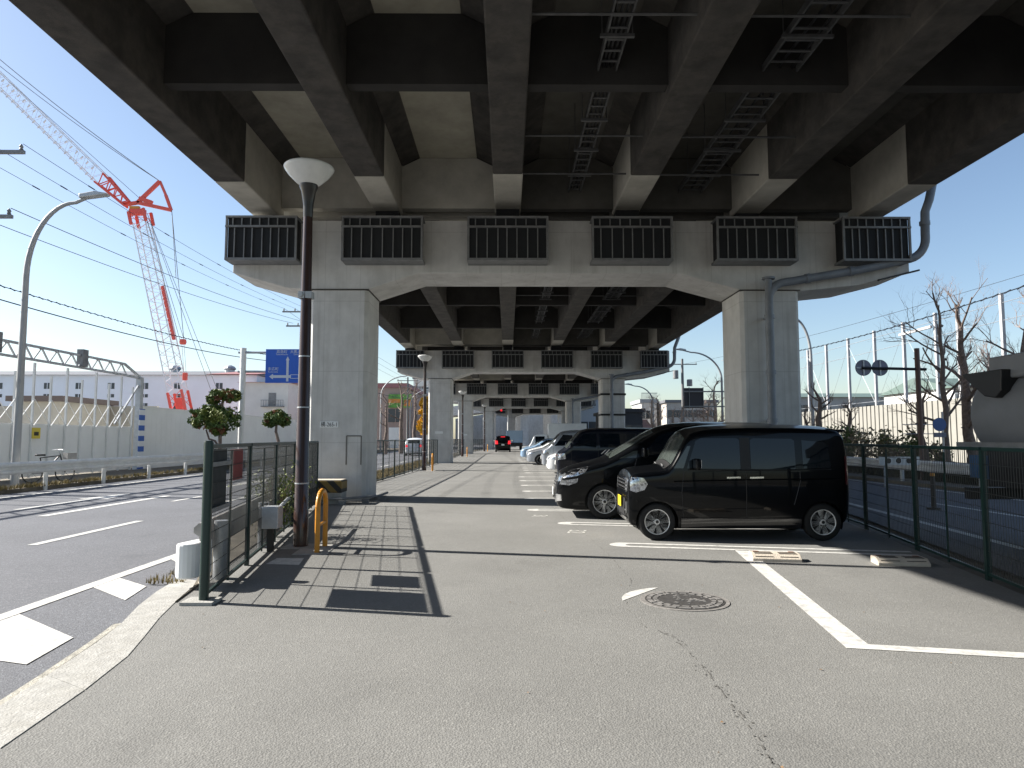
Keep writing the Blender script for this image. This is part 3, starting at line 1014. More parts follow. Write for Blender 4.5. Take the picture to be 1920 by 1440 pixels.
# small grey junction box on its post, beside the fence
t = thing('junction_box', 'small grey junction box on a short post by the mesh fence', 'electrical box', (-3.28, 9.75, 0))
MB().box((-0.13, -0.11, 0.32), (0.13, 0.11, 0.62)).build('box', GALV, t, bevel=0.012)
MB().box((-0.04, -0.03, -0.02), (0.04, 0.03, 0.318)).build('stand', TRIM, t)
MB().tube([(0.0, 0.1, 0.5), (-0.15, 1.2, 0.62), (-0.3, 2.6, 0.62)], 0.025, 8).build('conduit', GALV, t, smooth=True)

# ------------------------------------------------------------------ concrete block with hazard stripes, low rail
def stripes(name, c1, c2, scale):
    m = bpy.data.materials.new(name)
    m.use_nodes = True
    n, l = m.node_tree.nodes, m.node_tree.links
    b = n['Principled BSDF']
    b.inputs['Roughness'].default_value = 0.6
    tc = n.new('ShaderNodeTexCoord')
    mp = n.new('ShaderNodeMapping')
    mp.inputs['Rotation'].default_value = (0, R(45), 0)
    wv = n.new('ShaderNodeTexWave')
    wv.inputs['Scale'].default_value = scale
    cr = n.new('ShaderNodeValToRGB')
    cr.color_ramp.interpolation = 'CONSTANT'
    cr.color_ramp.elements[0].color = (*c1, 1)
    cr.color_ramp.elements[1].position = 0.5
    cr.color_ramp.elements[1].color = (*c2, 1)
    l.new(tc.outputs['Object'], mp.inputs['Vector'])
    l.new(mp.outputs['Vector'], wv.inputs['Vector'])
    l.new(wv.outputs['Fac'], cr.inputs['Fac'])
    l.new(cr.outputs['Color'], b.inputs['Base Color'])
    return m
HAZ = stripes('hazard_stripes', (0.02, 0.018, 0.015), (0.20, 0.13, 0.03), 1.3)
BWS = stripes('blue_white_stripes', (0.02, 0.10, 0.42), (0.7, 0.72, 0.74), 0.9)
t = thing('concrete_block', 'concrete block with black and yellow stripes at the pier foot', 'block', (-4.35, 16.9, 0))
MB().box((-0.62, -0.28, -0.02), (0.40, 0.28, 0.27)).build('block', KERB, t, bevel=0.015)
MB().box((-0.63, -0.29, 0.272), (0.41, 0.29, 0.55)).build('striped_band', HAZ, t, bevel=0.012)
MB().box((-0.60, -0.27, 0.552), (0.38, 0.27, 0.57)).build('top', STOPC, t)
t = thing('low_rail', 'low grey pipe rail on small feet along the nearest pier', 'rail', (-4.2, 16.75, 0))
MB().tube([(-0.5, -0.25, 0.13), (0.3, -0.25, 0.14), (1.0, 0.55, 0.14), (1.05, 1.6, 0.14)], 0.03, 8).build('pipe', DULLGALV, t, smooth=True)
for p in ((-0.3, -0.25), (0.3, -0.25), (0.75, 0.27), (1.03, 1.1)):
    MB().cbox((p[0], p[1], 0.05), (0.14, 0.14, 0.10)).build('foot', DULLGALV, t)

# ------------------------------------------------------------------ guardrails
def wrail(b, p, q, z, h, th=0.09, side=1):
    p, q = Vector(p), Vector(q)
    d = (q - p).normalized()
    n = Vector((-d.y, d.x, 0)) * side
    prof = [(0.0, -h / 2), (0.03, -h / 2), (0.08, -h * 0.36), (0.08, -h * 0.2), (0.02, -h * 0.08), (0.02, h * 0.08), (0.08, h * 0.2), (0.08, h * 0.36), (0.03, h / 2), (0.0, h / 2)]
    vs = [p + n * a + Vector((0, 0, z + c)) for a, c in prof] + [q + n * a + Vector((0, 0, z + c)) for a, c in prof]
    k = len(prof)
    b.add(vs, [tuple(range(k)), tuple(range(2 * k - 1, k - 1, -1))] + [(i, i + k, (i + 1) % k + k, (i + 1) % k) for i in range(k)])
def guardrail(x0, y0, x1, y1, n, label, side, hi=0.66, beam=0.35):
    t = thing('guardrail', label, 'guardrail', (0, 0, 0), 0)
    b = MB()
    a, c = Vector((x0, y0, 0)), Vector((x1, y1, 0))
    for k in range(n):
        wrail(b, a.lerp(c, k / n), a.lerp(c, (k + 1) / n), hi + (0.0015 if k % 2 else 0), beam, side=side)
    b.build('beam', GUARD, t, smooth=30)
    for k in range(n * 1):
        q = a.lerp(c, (k + 0.5) / n)
        d = (c - a).normalized()
        nn = Vector((-d.y, d.x, 0)) * side
        q = q - nn * 0.08
        MB().tube([(q.x, q.y, -0.05), (q.x, q.y, hi + 0.06)], 0.065, 10).build('post', GUARD, t, smooth=True)
    return t
guardrail(-14.35, 2.0, -13.7, 50.0, 16, 'long white guardrail along the far side of the left road', -1, 0.70)
guardrail(13.55, 6.0, 13.45, 66.0, 15, 'long white guardrail along the far side of the right road', 1, 0.66)
t = thing('guardrail', 'grey guardrail behind the near mesh fence with a white rounded end', 'guardrail')
b = MB()
GP = [(-3.28, 7.55), (-3.62, 9.6), (-4.0, 11.9), (-4.45, 14.5), (-4.95, 17.2)]
for i in range(4):
    wrail(b, (*GP[i], 0), (*GP[i + 1], 0), 0.48, 0.34, side=1)
b.build('beam', mat('guardrail_back', (0.30, 0.29, 0.27), 0.6, var=0.15, scale=4), t, smooth=30)
for p in ((-3.30, 7.9), (-3.60, 10.1), (-4.02, 12.5), (-4.5, 15.2)):
    MB().tube([(p[0] + 0.09, p[1], -0.02), (p[0] + 0.09, p[1], 0.64)], 0.075, 12).build('post', GALV, t, smooth=True)
eb = MB()
arc_ = [(-3.27 - 0.10 * math.sin(PI * k / 8), 7.38 - 0.10 * math.cos(PI * k / 8)) for k in range(9)]
o_ = [(-3.40, 7.72)] + [(-3.36 + 0.11 * math.cos(PI + PI * k / 8), 7.42 - 0.11 * abs(math.sin(PI * k / 8))) for k in range(9)] + [(-3.22, 7.72)]
eb.prism(o_, 'Z', 0.10, 0.46)
eb.build('end_piece', WHITE, t, bevel=0.02)
MB().tube([(-3.27, 7.6, 0.0), (-3.27, 7.6, 0.55)], 0.045, 10).build('end_post', STOPC, t, smooth=True)

# ------------------------------------------------------------------ wheel stops, manhole
def make_stop():
    t = thing('wheel_stop', 'pale slotted wheel stop lying nearer the diagonal white line', 'wheel stop', (3.43, 9.02, 0), R(-9), 'pale slotted wheel stops on the empty stall')
    b = MB()
    L, W, H = 0.60, 0.27, 0.09
    b.prism([(-W / 2, 0.0), (W / 2, 0.0), (W / 2, H), (-W * 0.18, H), (-W / 2, H * 0.42)], 'X', -L / 2, L / 2)
    b.build('body', STOPC, t, bevel=0.008)
    s = MB()
    for hx in (-0.15, 0.15):
        for k in range(4):
            y = -0.10 + 0.055 * k
            if k >= 2:
                z = H
            else:
                z = H * 0.42 + (H * 0.58) * ((y + W / 2) / (W * 0.32))
                z = min(z, H)
            s.cbox((hx, y, z + 0.001), (0.22, 0.018, 0.006))
    s.build('slot', mat('slot_dark', (0.06, 0.05, 0.045), 0.9), t)
    for hx in (-0.22, 0.22):
        MB().cbox((hx, 0.11, H + 0.002), (0.07, 0.03, 0.008)).build('reflector', mat('reflector_amber', (0.28, 0.10, 0.03), 0.4), t)
    return t
ws = make_stop()
again(ws, 'pale slotted wheel stop lying at the edge of the shade by the right fence', (4.86, 8.70, 0), R(-9))
t = thing('manhole_cover', 'round iron manhole cover with cast relief in the asphalt', 'manhole cover', (1.70, 6.80, 0))
MB().lathe([(0.0, 0.001), (0.42, 0.001), (0.42, 0.006), (0.0, 0.006)], n=48).build('rim', mat('manhole_rim', (0.20, 0.19, 0.18), 0.8, var=0.3, scale=20), t)
MB().lathe([(0.0, 0.007), (0.375, 0.007), (0.375, 0.010), (0.0, 0.010)], n=48).build('cover', IRON, t)
rl = MB()
for (ri, ro, n, fr) in ((0.315, 0.355, 16, 0.8), (0.255, 0.295, 20, 0.7)):
    for k in range(n):
        a0, a1 = 2 * PI * k / n, 2 * PI * (k + fr) / n
        pts = []
        for j in range(5):
            a = a0 + (a1 - a0) * j / 4
            pts.append((ro * math.cos(a), ro * math.sin(a)))
        for j in range(4, -1, -1):
            a = a0 + (a1 - a0) * j / 4
            pts.append((ri * math.cos(a), ri * math.sin(a)))
        rl.prism(pts, 'Z', 0.0102, 0.014)
random.seed(5)
for k in range(26):
    a = random.uniform(0, 2 * PI)
    r = random.uniform(0.02, 0.2)
    x, y = r * math.cos(a), r * math.sin(a)
    q = random.uniform(0.012, 0.035)
    rl.prism([(x - q, y - q * 0.7), (x + q, y - q * 0.5), (x + q * 0.2, y + q)], 'Z', 0.0102, 0.0138)
rl.build('relief', mat('worn_iron', (0.27, 0.26, 0.25), 0.5, 0.3, var=0.3, scale=15), t)
wp = []
for k in range(9):
    a = R(180 - 78 * k / 8)
    wp.append((1.70 + 0.64 * math.cos(a) * 0.93, 6.80 + 0.60 * math.sin(a)))
for k in range(7):
    u = k / 6
    p0, p1 = wp[8], wp[0]
    wp.append((p0[0] + (p1[0] - p0[0]) * u, p0[1] + (p1[1] - p0[1]) * u + 0.02))
marking('white_scrap', [wp[:9]], 0.0035)

# ------------------------------------------------------------------ vehicles
def pch(ctrl, x):
    if x <= ctrl[0][0]:
        return ctrl[0][1]
    for i in range(len(ctrl) - 1):
        x0, y0 = ctrl[i]
        x1, y1 = ctrl[i + 1]
        if x <= x1:
            h = x1 - x0
            d = (y1 - y0) / h
            def slope(j):
                if j <= 0 or j >= len(ctrl) - 1:
                    k = min(max(j, 1), len(ctrl) - 1)
                    return (ctrl[k][1] - ctrl[k - 1][1]) / (ctrl[k][0] - ctrl[k - 1][0])
                a = (ctrl[j][1] - ctrl[j - 1][1]) / (ctrl[j][0] - ctrl[j - 1][0])
                b = (ctrl[j + 1][1] - ctrl[j][1]) / (ctrl[j + 1][0] - ctrl[j][0])
                if a * b <= 0:
                    return 0.0
                return 2 * a * b / (a + b)
            m0, m1 = slope(i), slope(i + 1)
            t = (x - x0) / h
            return ((2 * t ** 3 - 3 * t ** 2 + 1) * y0 + (t ** 3 - 2 * t ** 2 + t) * h * m0 + (-2 * t ** 3 + 3 * t ** 2) * y1 + (t ** 3 - t ** 2) * h * m1)
    return ctrl[-1][1]

class Car:
    """A body lofted from side, plan and section curves. x runs from the nose back, y across, z up."""
    def __init__(s, name, label, L, W, top, bot, plan, belt, tumble, rc, paint, wheels, wr, loc, rz, cat='car', group=None, rim=10, H=None, dark_rim=False, hole=1.14):
        s.t = thing(name, label, cat, loc, rz, group)
        s.L, s.W, s.top, s.bot, s.plan, s.belt, s.tumble, s.rc = L, W, top, bot, plan, belt, tumble, rc
        s.H = H or max(z for _, z in top)
        xs = set()
        for c in (top, bot, plan):
            for x, _ in c:
                xs.add(round(x, 4))
        k = 0.0
        while k < L:
            xs.add(round(k, 4))
            k += 0.07
        xs = sorted(xs)
        b = MB()
        NS, NC, NR = 14, 7, 7
        rings = []
        for x in xs:
            zb, zt, hw = pch(bot, x), pch(top, x), W / 2 * pch(plan, x)
            r = min(rc, (zt - zb) * 0.3, hw * 0.5)
            crown = min(0.065, (zt - zb) * 0.12)
            half = []
            half.append((0.0, zb))
            half.append((hw * 0.5, zb))
            half.append((s.base(x, zb, hw, zb) - 0.05, zb))
            half.append((s.base(x, zb + 0.02, hw, zb) - 0.012, zb + 0.015))
            z0, z1 = zb + 0.05, zt - r - crown
            for i in range(NS):
                z = z0 + (z1 - z0) * i / (NS - 1)
                half.append((s.base(x, z, hw, zb), z))
            yb = s.base(x, z1, hw, zb)
            sl = s.base(x, z1 + r, hw, zb) - yb
            for i in range(1, NC + 1):
                a = PI / 2 * i / NC
                half.append((yb + sl * math.sin(a) - r * (1 - math.cos(a)), z1 + r * math.sin(a)))
            ye, ze = half[-1]
            for i in range(1, NR + 1):
                u = 1 - i / NR
                half.append((ye * u, ze + (zt - ze) * (1 - u * u)))
            ring = [(x, y, z) for y, z in half] + [(x, -y, z) for y, z in reversed(half[1:-1])]
            rings.append(ring)
        n = len(rings[0])
        vs = [p for rg in rings for p in rg]
        fs = []
        for i in range(len(rings) - 1):
            for k in range(n):
                k2 = (k + 1) % n
                fs.append((i * n + k, i * n + k2, (i + 1) * n + k2, (i + 1) * n + k))
        fs.append(tuple(range(n)))
        fs.append(tuple((len(rings) - 1) * n + k for k in range(n - 1, -1, -1)))
        b.add(vs, fs)
        body = b.build('body', paint, s.t)
        s.body = body
        bm = bmesh.new()
        bm.from_mesh(body.data)
        s.bvh = BVHTree.FromBMesh(bm)
        bm.free()
        # wheel arches: cut round pockets, then line them
        cut = MB()
        s.wheels = wheels
        for wx in wheels:
            for sg in (-1, 1):
                y0, y1 = sg * (W / 2 - 0.27), sg * (W / 2 + 0.2)
                cut.lathe([(wr * hole, min(y0, y1)), (wr * hole, max(y0, y1))], (wx, 0, wr * 0.98), 36, 'Y')
        co = cut.build('cutter', TRIM, s.t)
        md = body.modifiers.new('arch', 'BOOLEAN')
        md.operation = 'DIFFERENCE'
        md.object = co
        md.solver = 'EXACT'
        bpy.context.view_layer.update()
        dg = bpy.context.evaluated_depsgraph_get()
        me = bpy.data.meshes.new_from_object(body.evaluated_get(dg))
        body.modifiers.clear()
        body.data = me
        bpy.data.objects.remove(co)
        me.materials.clear()
        me.materials.append(paint)
        me.polygons.foreach_set('use_smooth', [True] * len(me.polygons))
        me.set_sharp_from_angle(angle=R(32))
        for wx in wheels:
            for sg in (-1, 1):
                ln = MB()
                yi, yo = sg * (W / 2 - 0.265), sg * (W / 2 - 0.075)
                prof = [(0.01, yi), (wr * hole - 0.006, yi + sg * 0.002), (wr * hole - 0.006, yo)]
                nn = 30
                base = len(ln.v)
                for (rr, yy) in prof:
                    for k in range(nn + 1):
                        a = -0.35 + (PI + 0.7) * k / nn
                        ln.v.append((wx + rr * math.cos(a), yy, wr * 0.98 + rr * math.sin(a)))
                for i in range(2):
                    for k in range(nn):
                        o = base + i * (nn + 1) + k
                        ln.f.append((o, o + 1, o + nn + 2, o + nn + 1))
                        ln.mi.append(0)
                ln.build('arch_liner', TRIM, s.t)
        for wx in wheels:
            for sg in (-1, 1):
                s.wheel(wx, sg, wr, rim, dark_rim)
        # dark underbody
        MB().box((0.35, -W / 2 + 0.3, 0.15), (L - 0.3, W / 2 - 0.3, pch(bot, L / 2) + 0.03)).build('underbody', TRIM, s.t)
    def base(s, x, z, hw, zb):
        if z > s.belt:
            u = (z - s.belt) / max(0.05, (s.H - s.belt))
            return hw * (1 - s.tumble * u ** 1.25)
        u = (s.belt - z) / max(0.1, s.belt - zb)
        return hw * (1 - 0.05 * u ** 3 + 0.012 * math.sin(PI * min(1, u)))
    def wheel(s, wx, sg, wr, spokes, dark):
        wd = 0.19
        yo = sg * (s.W / 2 - 0.025)
        yi = yo - sg * wd
        w_ = MB()
        prof = [(wr * 0.66, 0.012), (wr * 0.72, 0.0), (wr * 0.92, 0.003), (wr * 0.985, 0.02), (wr, 0.045), (wr, wd - 0.045), (wr * 0.985, wd - 0.02), (wr * 0.92, wd), (wr * 0.66, wd)]
        w_.lathe([(r, yo - sg * h) for r, h in prof], (wx, 0, wr), 40, 'Y')
        o = w_.build('wheel', TYRE, s.t, smooth=50)
        d = MB()
        rr = wr * 0.685
        d.lathe([(0.0, yo - sg * 0.07), (rr, yo - sg * 0.07), (rr, yo - sg * 0.075), (0, yo - sg * 0.08)], (wx, 0, wr), 32, 'Y')
        d.build('brake_disc', RIMD, o)
        m = MB()
        m.lathe([(rr * 0.93, yo - sg * 0.03), (rr * 0.935, yo - sg * 0.004), (rr * 0.99, yo + sg * 0.001), (rr * 1.0, yo - sg * 0.015), (rr * 1.0, yo - sg * 0.03)], (wx, 0, wr), 40, 'Y')
        m.lathe([(0.0, yo - sg * 0.004), (rr * 0.18, yo - sg * 0.006), (rr * 0.27, yo - sg * 0.02), (rr * 0.27, yo - sg * 0.05), (0.0, yo - sg * 0.05)], (wx, 0, wr), 20, 'Y')
        for k in range(spokes):
            a = 2 * PI * (k + 0.25) / spokes
            M = Matrix.Translation((wx, 0, wr)) @ Matrix.Rotation(-a, 4, 'Y')
            w0, w1 = rr * 0.75 / spokes * 1.15, rr * 2.1 / spokes * 0.92
            ys = sorted((yo - sg * 0.012, yo - sg * 0.045))
            m.prism([(rr * 0.2, -w0), (rr * 0.96, -w1), (rr * 0.96, w1), (rr * 0.2, w0)], 'Y', ys[0], ys[1], M)
        m.build('rim', RIM, o, smooth=30)
        c = MB()
        for k in range(5):
            a = 2 * PI * k / 5 + 0.3
            cx, cz = wx + rr * 0.3 * math.cos(a), wr + rr * 0.3 * math.sin(a)
            c.lathe([(rr * 0.05, yo - sg * 0.02), (rr * 0.05, yo + sg * 0.0)], (cx, 0, cz), 8, 'Y')
        c.lathe([(rr * 0.13, yo - sg * 0.01), (rr * 0.13, yo - sg * 0.001)], (wx, 0, wr), 14, 'Y')
        c.build('wheel_nut', RIMD, o)
    def hit(s, o, d):
        h = s.bvh.ray_cast(Vector(o), Vector(d))
        return h[0]
    def patch(s, name, poly, face, m, off=0.004, step=0.06, parent=None, label=None, thick=None):
        """poly in the picture plane of `face`, laid on the body: L/R = (x,z), F/B = (y,z), T = (x,y)."""
        bm = bmesh.new()
        vs = [bm.verts.new((p[0], p[1], 0)) for p in poly]
        bm.faces.new(vs)
        lo = [min(p[i] for p in poly) for i in (0, 1)]
        hi = [max(p[i] for p in poly) for i in (0, 1)]
        for i in (0, 1):
            k = math.ceil(lo[i] / step) * step
            while k < hi[i]:
                g = bm.verts[:] + bm.edges[:] + bm.faces[:]
                co = [0, 0, 0]
                co[i] = k
                no = [0, 0, 0]
                no[i] = 1
                bmesh.ops.bisect_plane(bm, geom=g, dist=1e-5, plane_co=co, plane_no=no)
                k += step
        D = {'L': (0, 1, 0), 'R': (0, -1, 0), 'F': (1, 0, 0), 'B': (-1, 0, 0), 'T': (0, 0, -1)}[face]
        D = Vector(D)
        def proj(p):
            if face in 'LR':
                o = Vector((p.x, -D.y * 5, p.y))
            elif face in 'FB':
                o = Vector((-D.x * 20, p.x, p.y))
            else:
                o = Vector((p.x, p.y, 9))
            h = s.hit(o, D)
            return h - D * off if h is not None else None
        bad = []
        for v in bm.verts:
            q = proj(v.co)
            if q is None:
                bad.append(v)
            else:
                v.co = q
        if bad:
            bmesh.ops.delete(bm, geom=bad, context='VERTS')
        if not bm.faces:
            bm.free()
            return None
        nrm = sum((f.normal for f in bm.faces), Vector())
        bm.normal_update()
        for f in bm.faces:
            if f.normal.dot(D) > 0:
                f.normal_flip()
        if thick:
            ex = bmesh.ops.extrude_face_region(bm, geom=bm.faces[:])
            for v in [e for e in ex['geom'] if isinstance(e, bmesh.types.BMVert)]:
                v.co -= D * thick
            bmesh.ops.recalc_face_normals(bm, faces=bm.faces)
        me = bpy.data.meshes.new(name)
        bm.to_mesh(me)
        bm.free()
        me.materials.append(m)
        me.polygons.foreach_set('use_smooth', [True] * len(me.polygons))
        me.set_sharp_from_angle(angle=R(35))
        o = bpy.data.objects.new(name, me)
        COL.objects.link(o)
        o.parent = parent or s.t
        if label:
            o['label'] = label
        return o
    def line(s, name, pts, face, m, wd=0.012, off=0.003, parent=None):
        """a thin seam laid on the body along a polyline"""
        b = MB()
        D = {'L': Vector((0, 1, 0)), 'R': Vector((0, -1, 0)), 'F': Vector((1, 0, 0)), 'B': Vector((-1, 0, 0)), 'T': Vector((0, 0, -1))}[face]
        hs = []
        for i in range(len(pts) - 1):
            a, c = Vector(pts[i]), Vector(pts[i + 1])
            n = max(2, int((c - a).length / 0.06))
            for k in range(n + (1 if i == len(pts) - 2 else 0)):
                p = a.lerp(c, k / n)
                if face in 'LR':
                    o = Vector((p.x, -D.y * 5, p.y))
                elif face in 'FB':
                    o = Vector((-D.x * 20, p.x, p.y))
                else:
                    o = Vector((p.x, p.y, 9))
                h = s.hit(o, D)
                if h is not None:
                    hs.append(h - D * off)
        if len(hs) < 2:
            return None
        b.tube(hs, wd / 2, 4)
        return b.build(name, m, parent or s.t)

def mirror_pair(c, z, x, paint, size=1.0):
    for sg in (-1, 1):
        b = MB()
        y0 = sg * (c.W / 2 - 0.03)
        b.cbox((x + 0.03, y0 + sg * 0.16 * size, z + 0.07), (0.09 * size, 0.22 * size, 0.17 * size))
        o = b.build('mirror', paint, c.t, bevel=0.03, segs=3)
        MB().bar((x + 0.03, y0 - sg * 0.03, z), (x + 0.03, y0 + sg * 0.1, z + 0.02), 0.05, 0.03).build('mirror_arm', TRIM, o)
        MB().cbox((x + 0.03 + 0.047 * size, y0 + sg * 0.16 * size, z + 0.07), (0.006, 0.18 * size, 0.13 * size)).build('mirror_glass', CHROME, o)

SR = -R(1.5)     # stall direction of the near vehicles
# --- black kei van, nearest
kt = [(0, 0.60), (0.012, 0.84), (0.025, 0.98), (0.06, 1.055), (0.14, 1.085), (0.4, 1.115), (0.56, 1.135), (0.62, 1.16), (0.68, 1.22), (0.90, 1.60), (0.97, 1.685), (1.08, 1.73), (1.35, 1.77), (1.9, 1.79), (2.6, 1.785), (3.05, 1.765), (3.25, 1.74), (3.33, 1.67), (3.375, 1.35), (3.395, 0.95)]
kb_ = [(0, 0.42), (0.02, 0.28), (0.08, 0.215), (0.3, 0.19), (0.8, 0.185), (2.8, 0.185), (3.1, 0.20), (3.3, 0.27), (3.395, 0.42)]
kp = [(0, 0.88), (0.02, 0.93), (0.06, 0.955), (0.15, 0.98), (0.45, 0.998), (0.8, 1.0), (2.8, 1.0), (3.15, 0.985), (3.3, 0.955), (3.36, 0.92), (3.395, 0.86)]
nx, ny = 2.33, 10.94      # ground contact of the near front wheel
def car_origin(wx, W, cx, cy, rz):
    # place so that local (wx, -W/2) stands at (cx, cy)
    c, s_ = math.cos(rz), math.sin(rz)
    lx, ly = wx, -W / 2 + 0.1
    return (cx - (lx * c - ly * s_), cy - (lx * s_ + ly * c), 0)
kei = Car('parked_van', 'small boxy black van with a yellow plate, nearest of the parked row', 3.395, 1.475, kt, kb_, kp, 1.02, 0.105, 0.085, CARB, (0.44, 2.96), 0.283, car_origin(0.44, 1.475, 2.29, 10.80, SR), SR, 'van', 'vehicles parked nose out under the viaduct', rim=8)
def kei_side(c, f):
    c.patch('side_window', [(0.90, 1.10), (1.72, 1.09), (1.72, 1.53), (1.68, 1.56), (1.14, 1.56), (1.05, 1.52)], f, GLASS, 0.005)
    c.patch('side_window', [(1.88, 1.09), (2.56, 1.09), (2.56, 1.52), (2.52, 1.55), (1.93, 1.56), (1.88, 1.53)], f, GLASS, 0.005)
    c.patch('side_window', [(2.67, 1.10), (3.10, 1.11), (3.07, 1.45), (3.0, 1.50), (2.67, 1.53)], f, GLASS, 0.005)
    c.patch('quarter_window', [(0.70, 1.10), (0.85, 1.10), (0.97, 1.44), (0.92, 1.44)], f, GLASSL, 0.005)
    c.patch('door_pillar', [(1.725, 1.07), (1.875, 1.07), (1.875, 1.57), (1.725, 1.57)], f, TRIM, 0.003)
    c.line('door_seam', [(0.84, 0.32), (0.82, 0.75), (0.86, 1.06)], f, TRIM)
    c.line('door_seam', [(1.80, 0.27), (1.80, 1.06)], f, TRIM)
    c.line('door_seam', [(2.52, 0.55), (2.62, 0.9), (2.62, 1.06)], f, TRIM)
    c.line('waist_crease', [(0.7, 0.90), (2.0, 0.93), (3.25, 0.94)], f, CARB, 0.02, 0.002)
    c.line('window_moulding', [(0.92, 1.075), (2.0, 1.07), (3.1, 1.085)], f, TRIM, 0.016, 0.004)
    for x in (1.50, 1.85):
        c.patch('door_handle', [(x, 0.945), (x + 0.21, 0.95), (x + 0.21, 0.975), (x, 0.97)], f, CHROME, 0.008, thick=0.02)
    c.patch('side_skirt', [(0.80, 0.20), (2.62, 0.20), (2.62, 0.34), (0.80, 0.34)], f, CARG, 0.012, thick=0.014)
    c.patch('headlight', [(0.03, 0.76), (0.04, 0.95), (0.12, 0.965), (0.24, 0.95), (0.30, 0.86), (0.25, 0.77), (0.12, 0.73)], f, LENS, 0.006)
    c.patch('tail_light', [(3.315, 0.85), (3.365, 0.85), (3.36, 1.28), (3.32, 1.28)], f, TAILR, 0.012)
for f in 'LR':
    kei_side(kei, f)
kei.patch('windshield', [(0.675, -0.63), (0.675, 0.63), (0.905, 0.58), (0.94, 0.0), (0.905, -0.58)], 'T', GLASSL, 0.005)
kei.patch('cowl', [(0.57, -0.60), (0.57, 0.60), (0.67, 0.60), (0.67, -0.60)], 'T', TRIM, 0.004)
MB().tube([(0.58, -0.5, 1.125), (0.64, 0.05, 1.165)], 0.011, 5).tube([(0.58, 0.05, 1.14), (0.64, 0.52, 1.15)], 0.009, 5).build('wiper', DULLGALV, kei.t)
g = kei.patch('grille', [(-0.42, 0.74), (0.42, 0.74), (0.46, 0.93), (-0.46, 0.93)], 'F', TRIM, 0.004)
for z in (0.765, 0.82, 0.875, 0.925):
    kei.patch('grille_bar', [(-0.44, z - 0.014), (0.44, z - 0.014), (0.44, z + 0.014), (-0.44, z + 0.014)], 'F', CHROME, 0.006, thick=0.012, parent=g)
for sg in (-1, 1):
    kei.patch('headlight', [(sg * 0.44, 0.72), (sg * 0.60, 0.74), (sg * 0.62, 0.92), (sg * 0.47, 0.94)], 'F', LENS, 0.006)
    kei.patch('fog_trim', [(sg * 0.40, 0.36), (sg * 0.57, 0.40), (sg * 0.58, 0.58), (sg * 0.52, 0.60), (sg * 0.40, 0.44)], 'F', CHROME, 0.006, thick=0.015)
kei.patch('lower_grille', [(-0.38, 0.34), (0.38, 0.34), (0.40, 0.62), (-0.40, 0.62)], 'F', TRIM, 0.005)
kei.patch('chrome_lip', [(-0.5, 0.30), (0.5, 0.30), (0.5, 0.335), (-0.5, 0.335)], 'F', CHROME, 0.01, thick=0.015)
kei.patch('number_plate', [(-0.165, 0.47), (0.165, 0.47), (0.165, 0.635), (-0.165, 0.635)], 'F', PLATEY, 0.03, thick=0.01)
mirror_pair(kei, 1.10, 1.0, CARB, 0.95)
MB().prism([(3.12, 1.715), (3.40, 1.685), (3.41, 1.66), (3.2, 1.64)], 'Y', -0.56, 0.56).build('spoiler', CARB, kei.t, bevel=0.01)
# red ornament seen through the windscreen

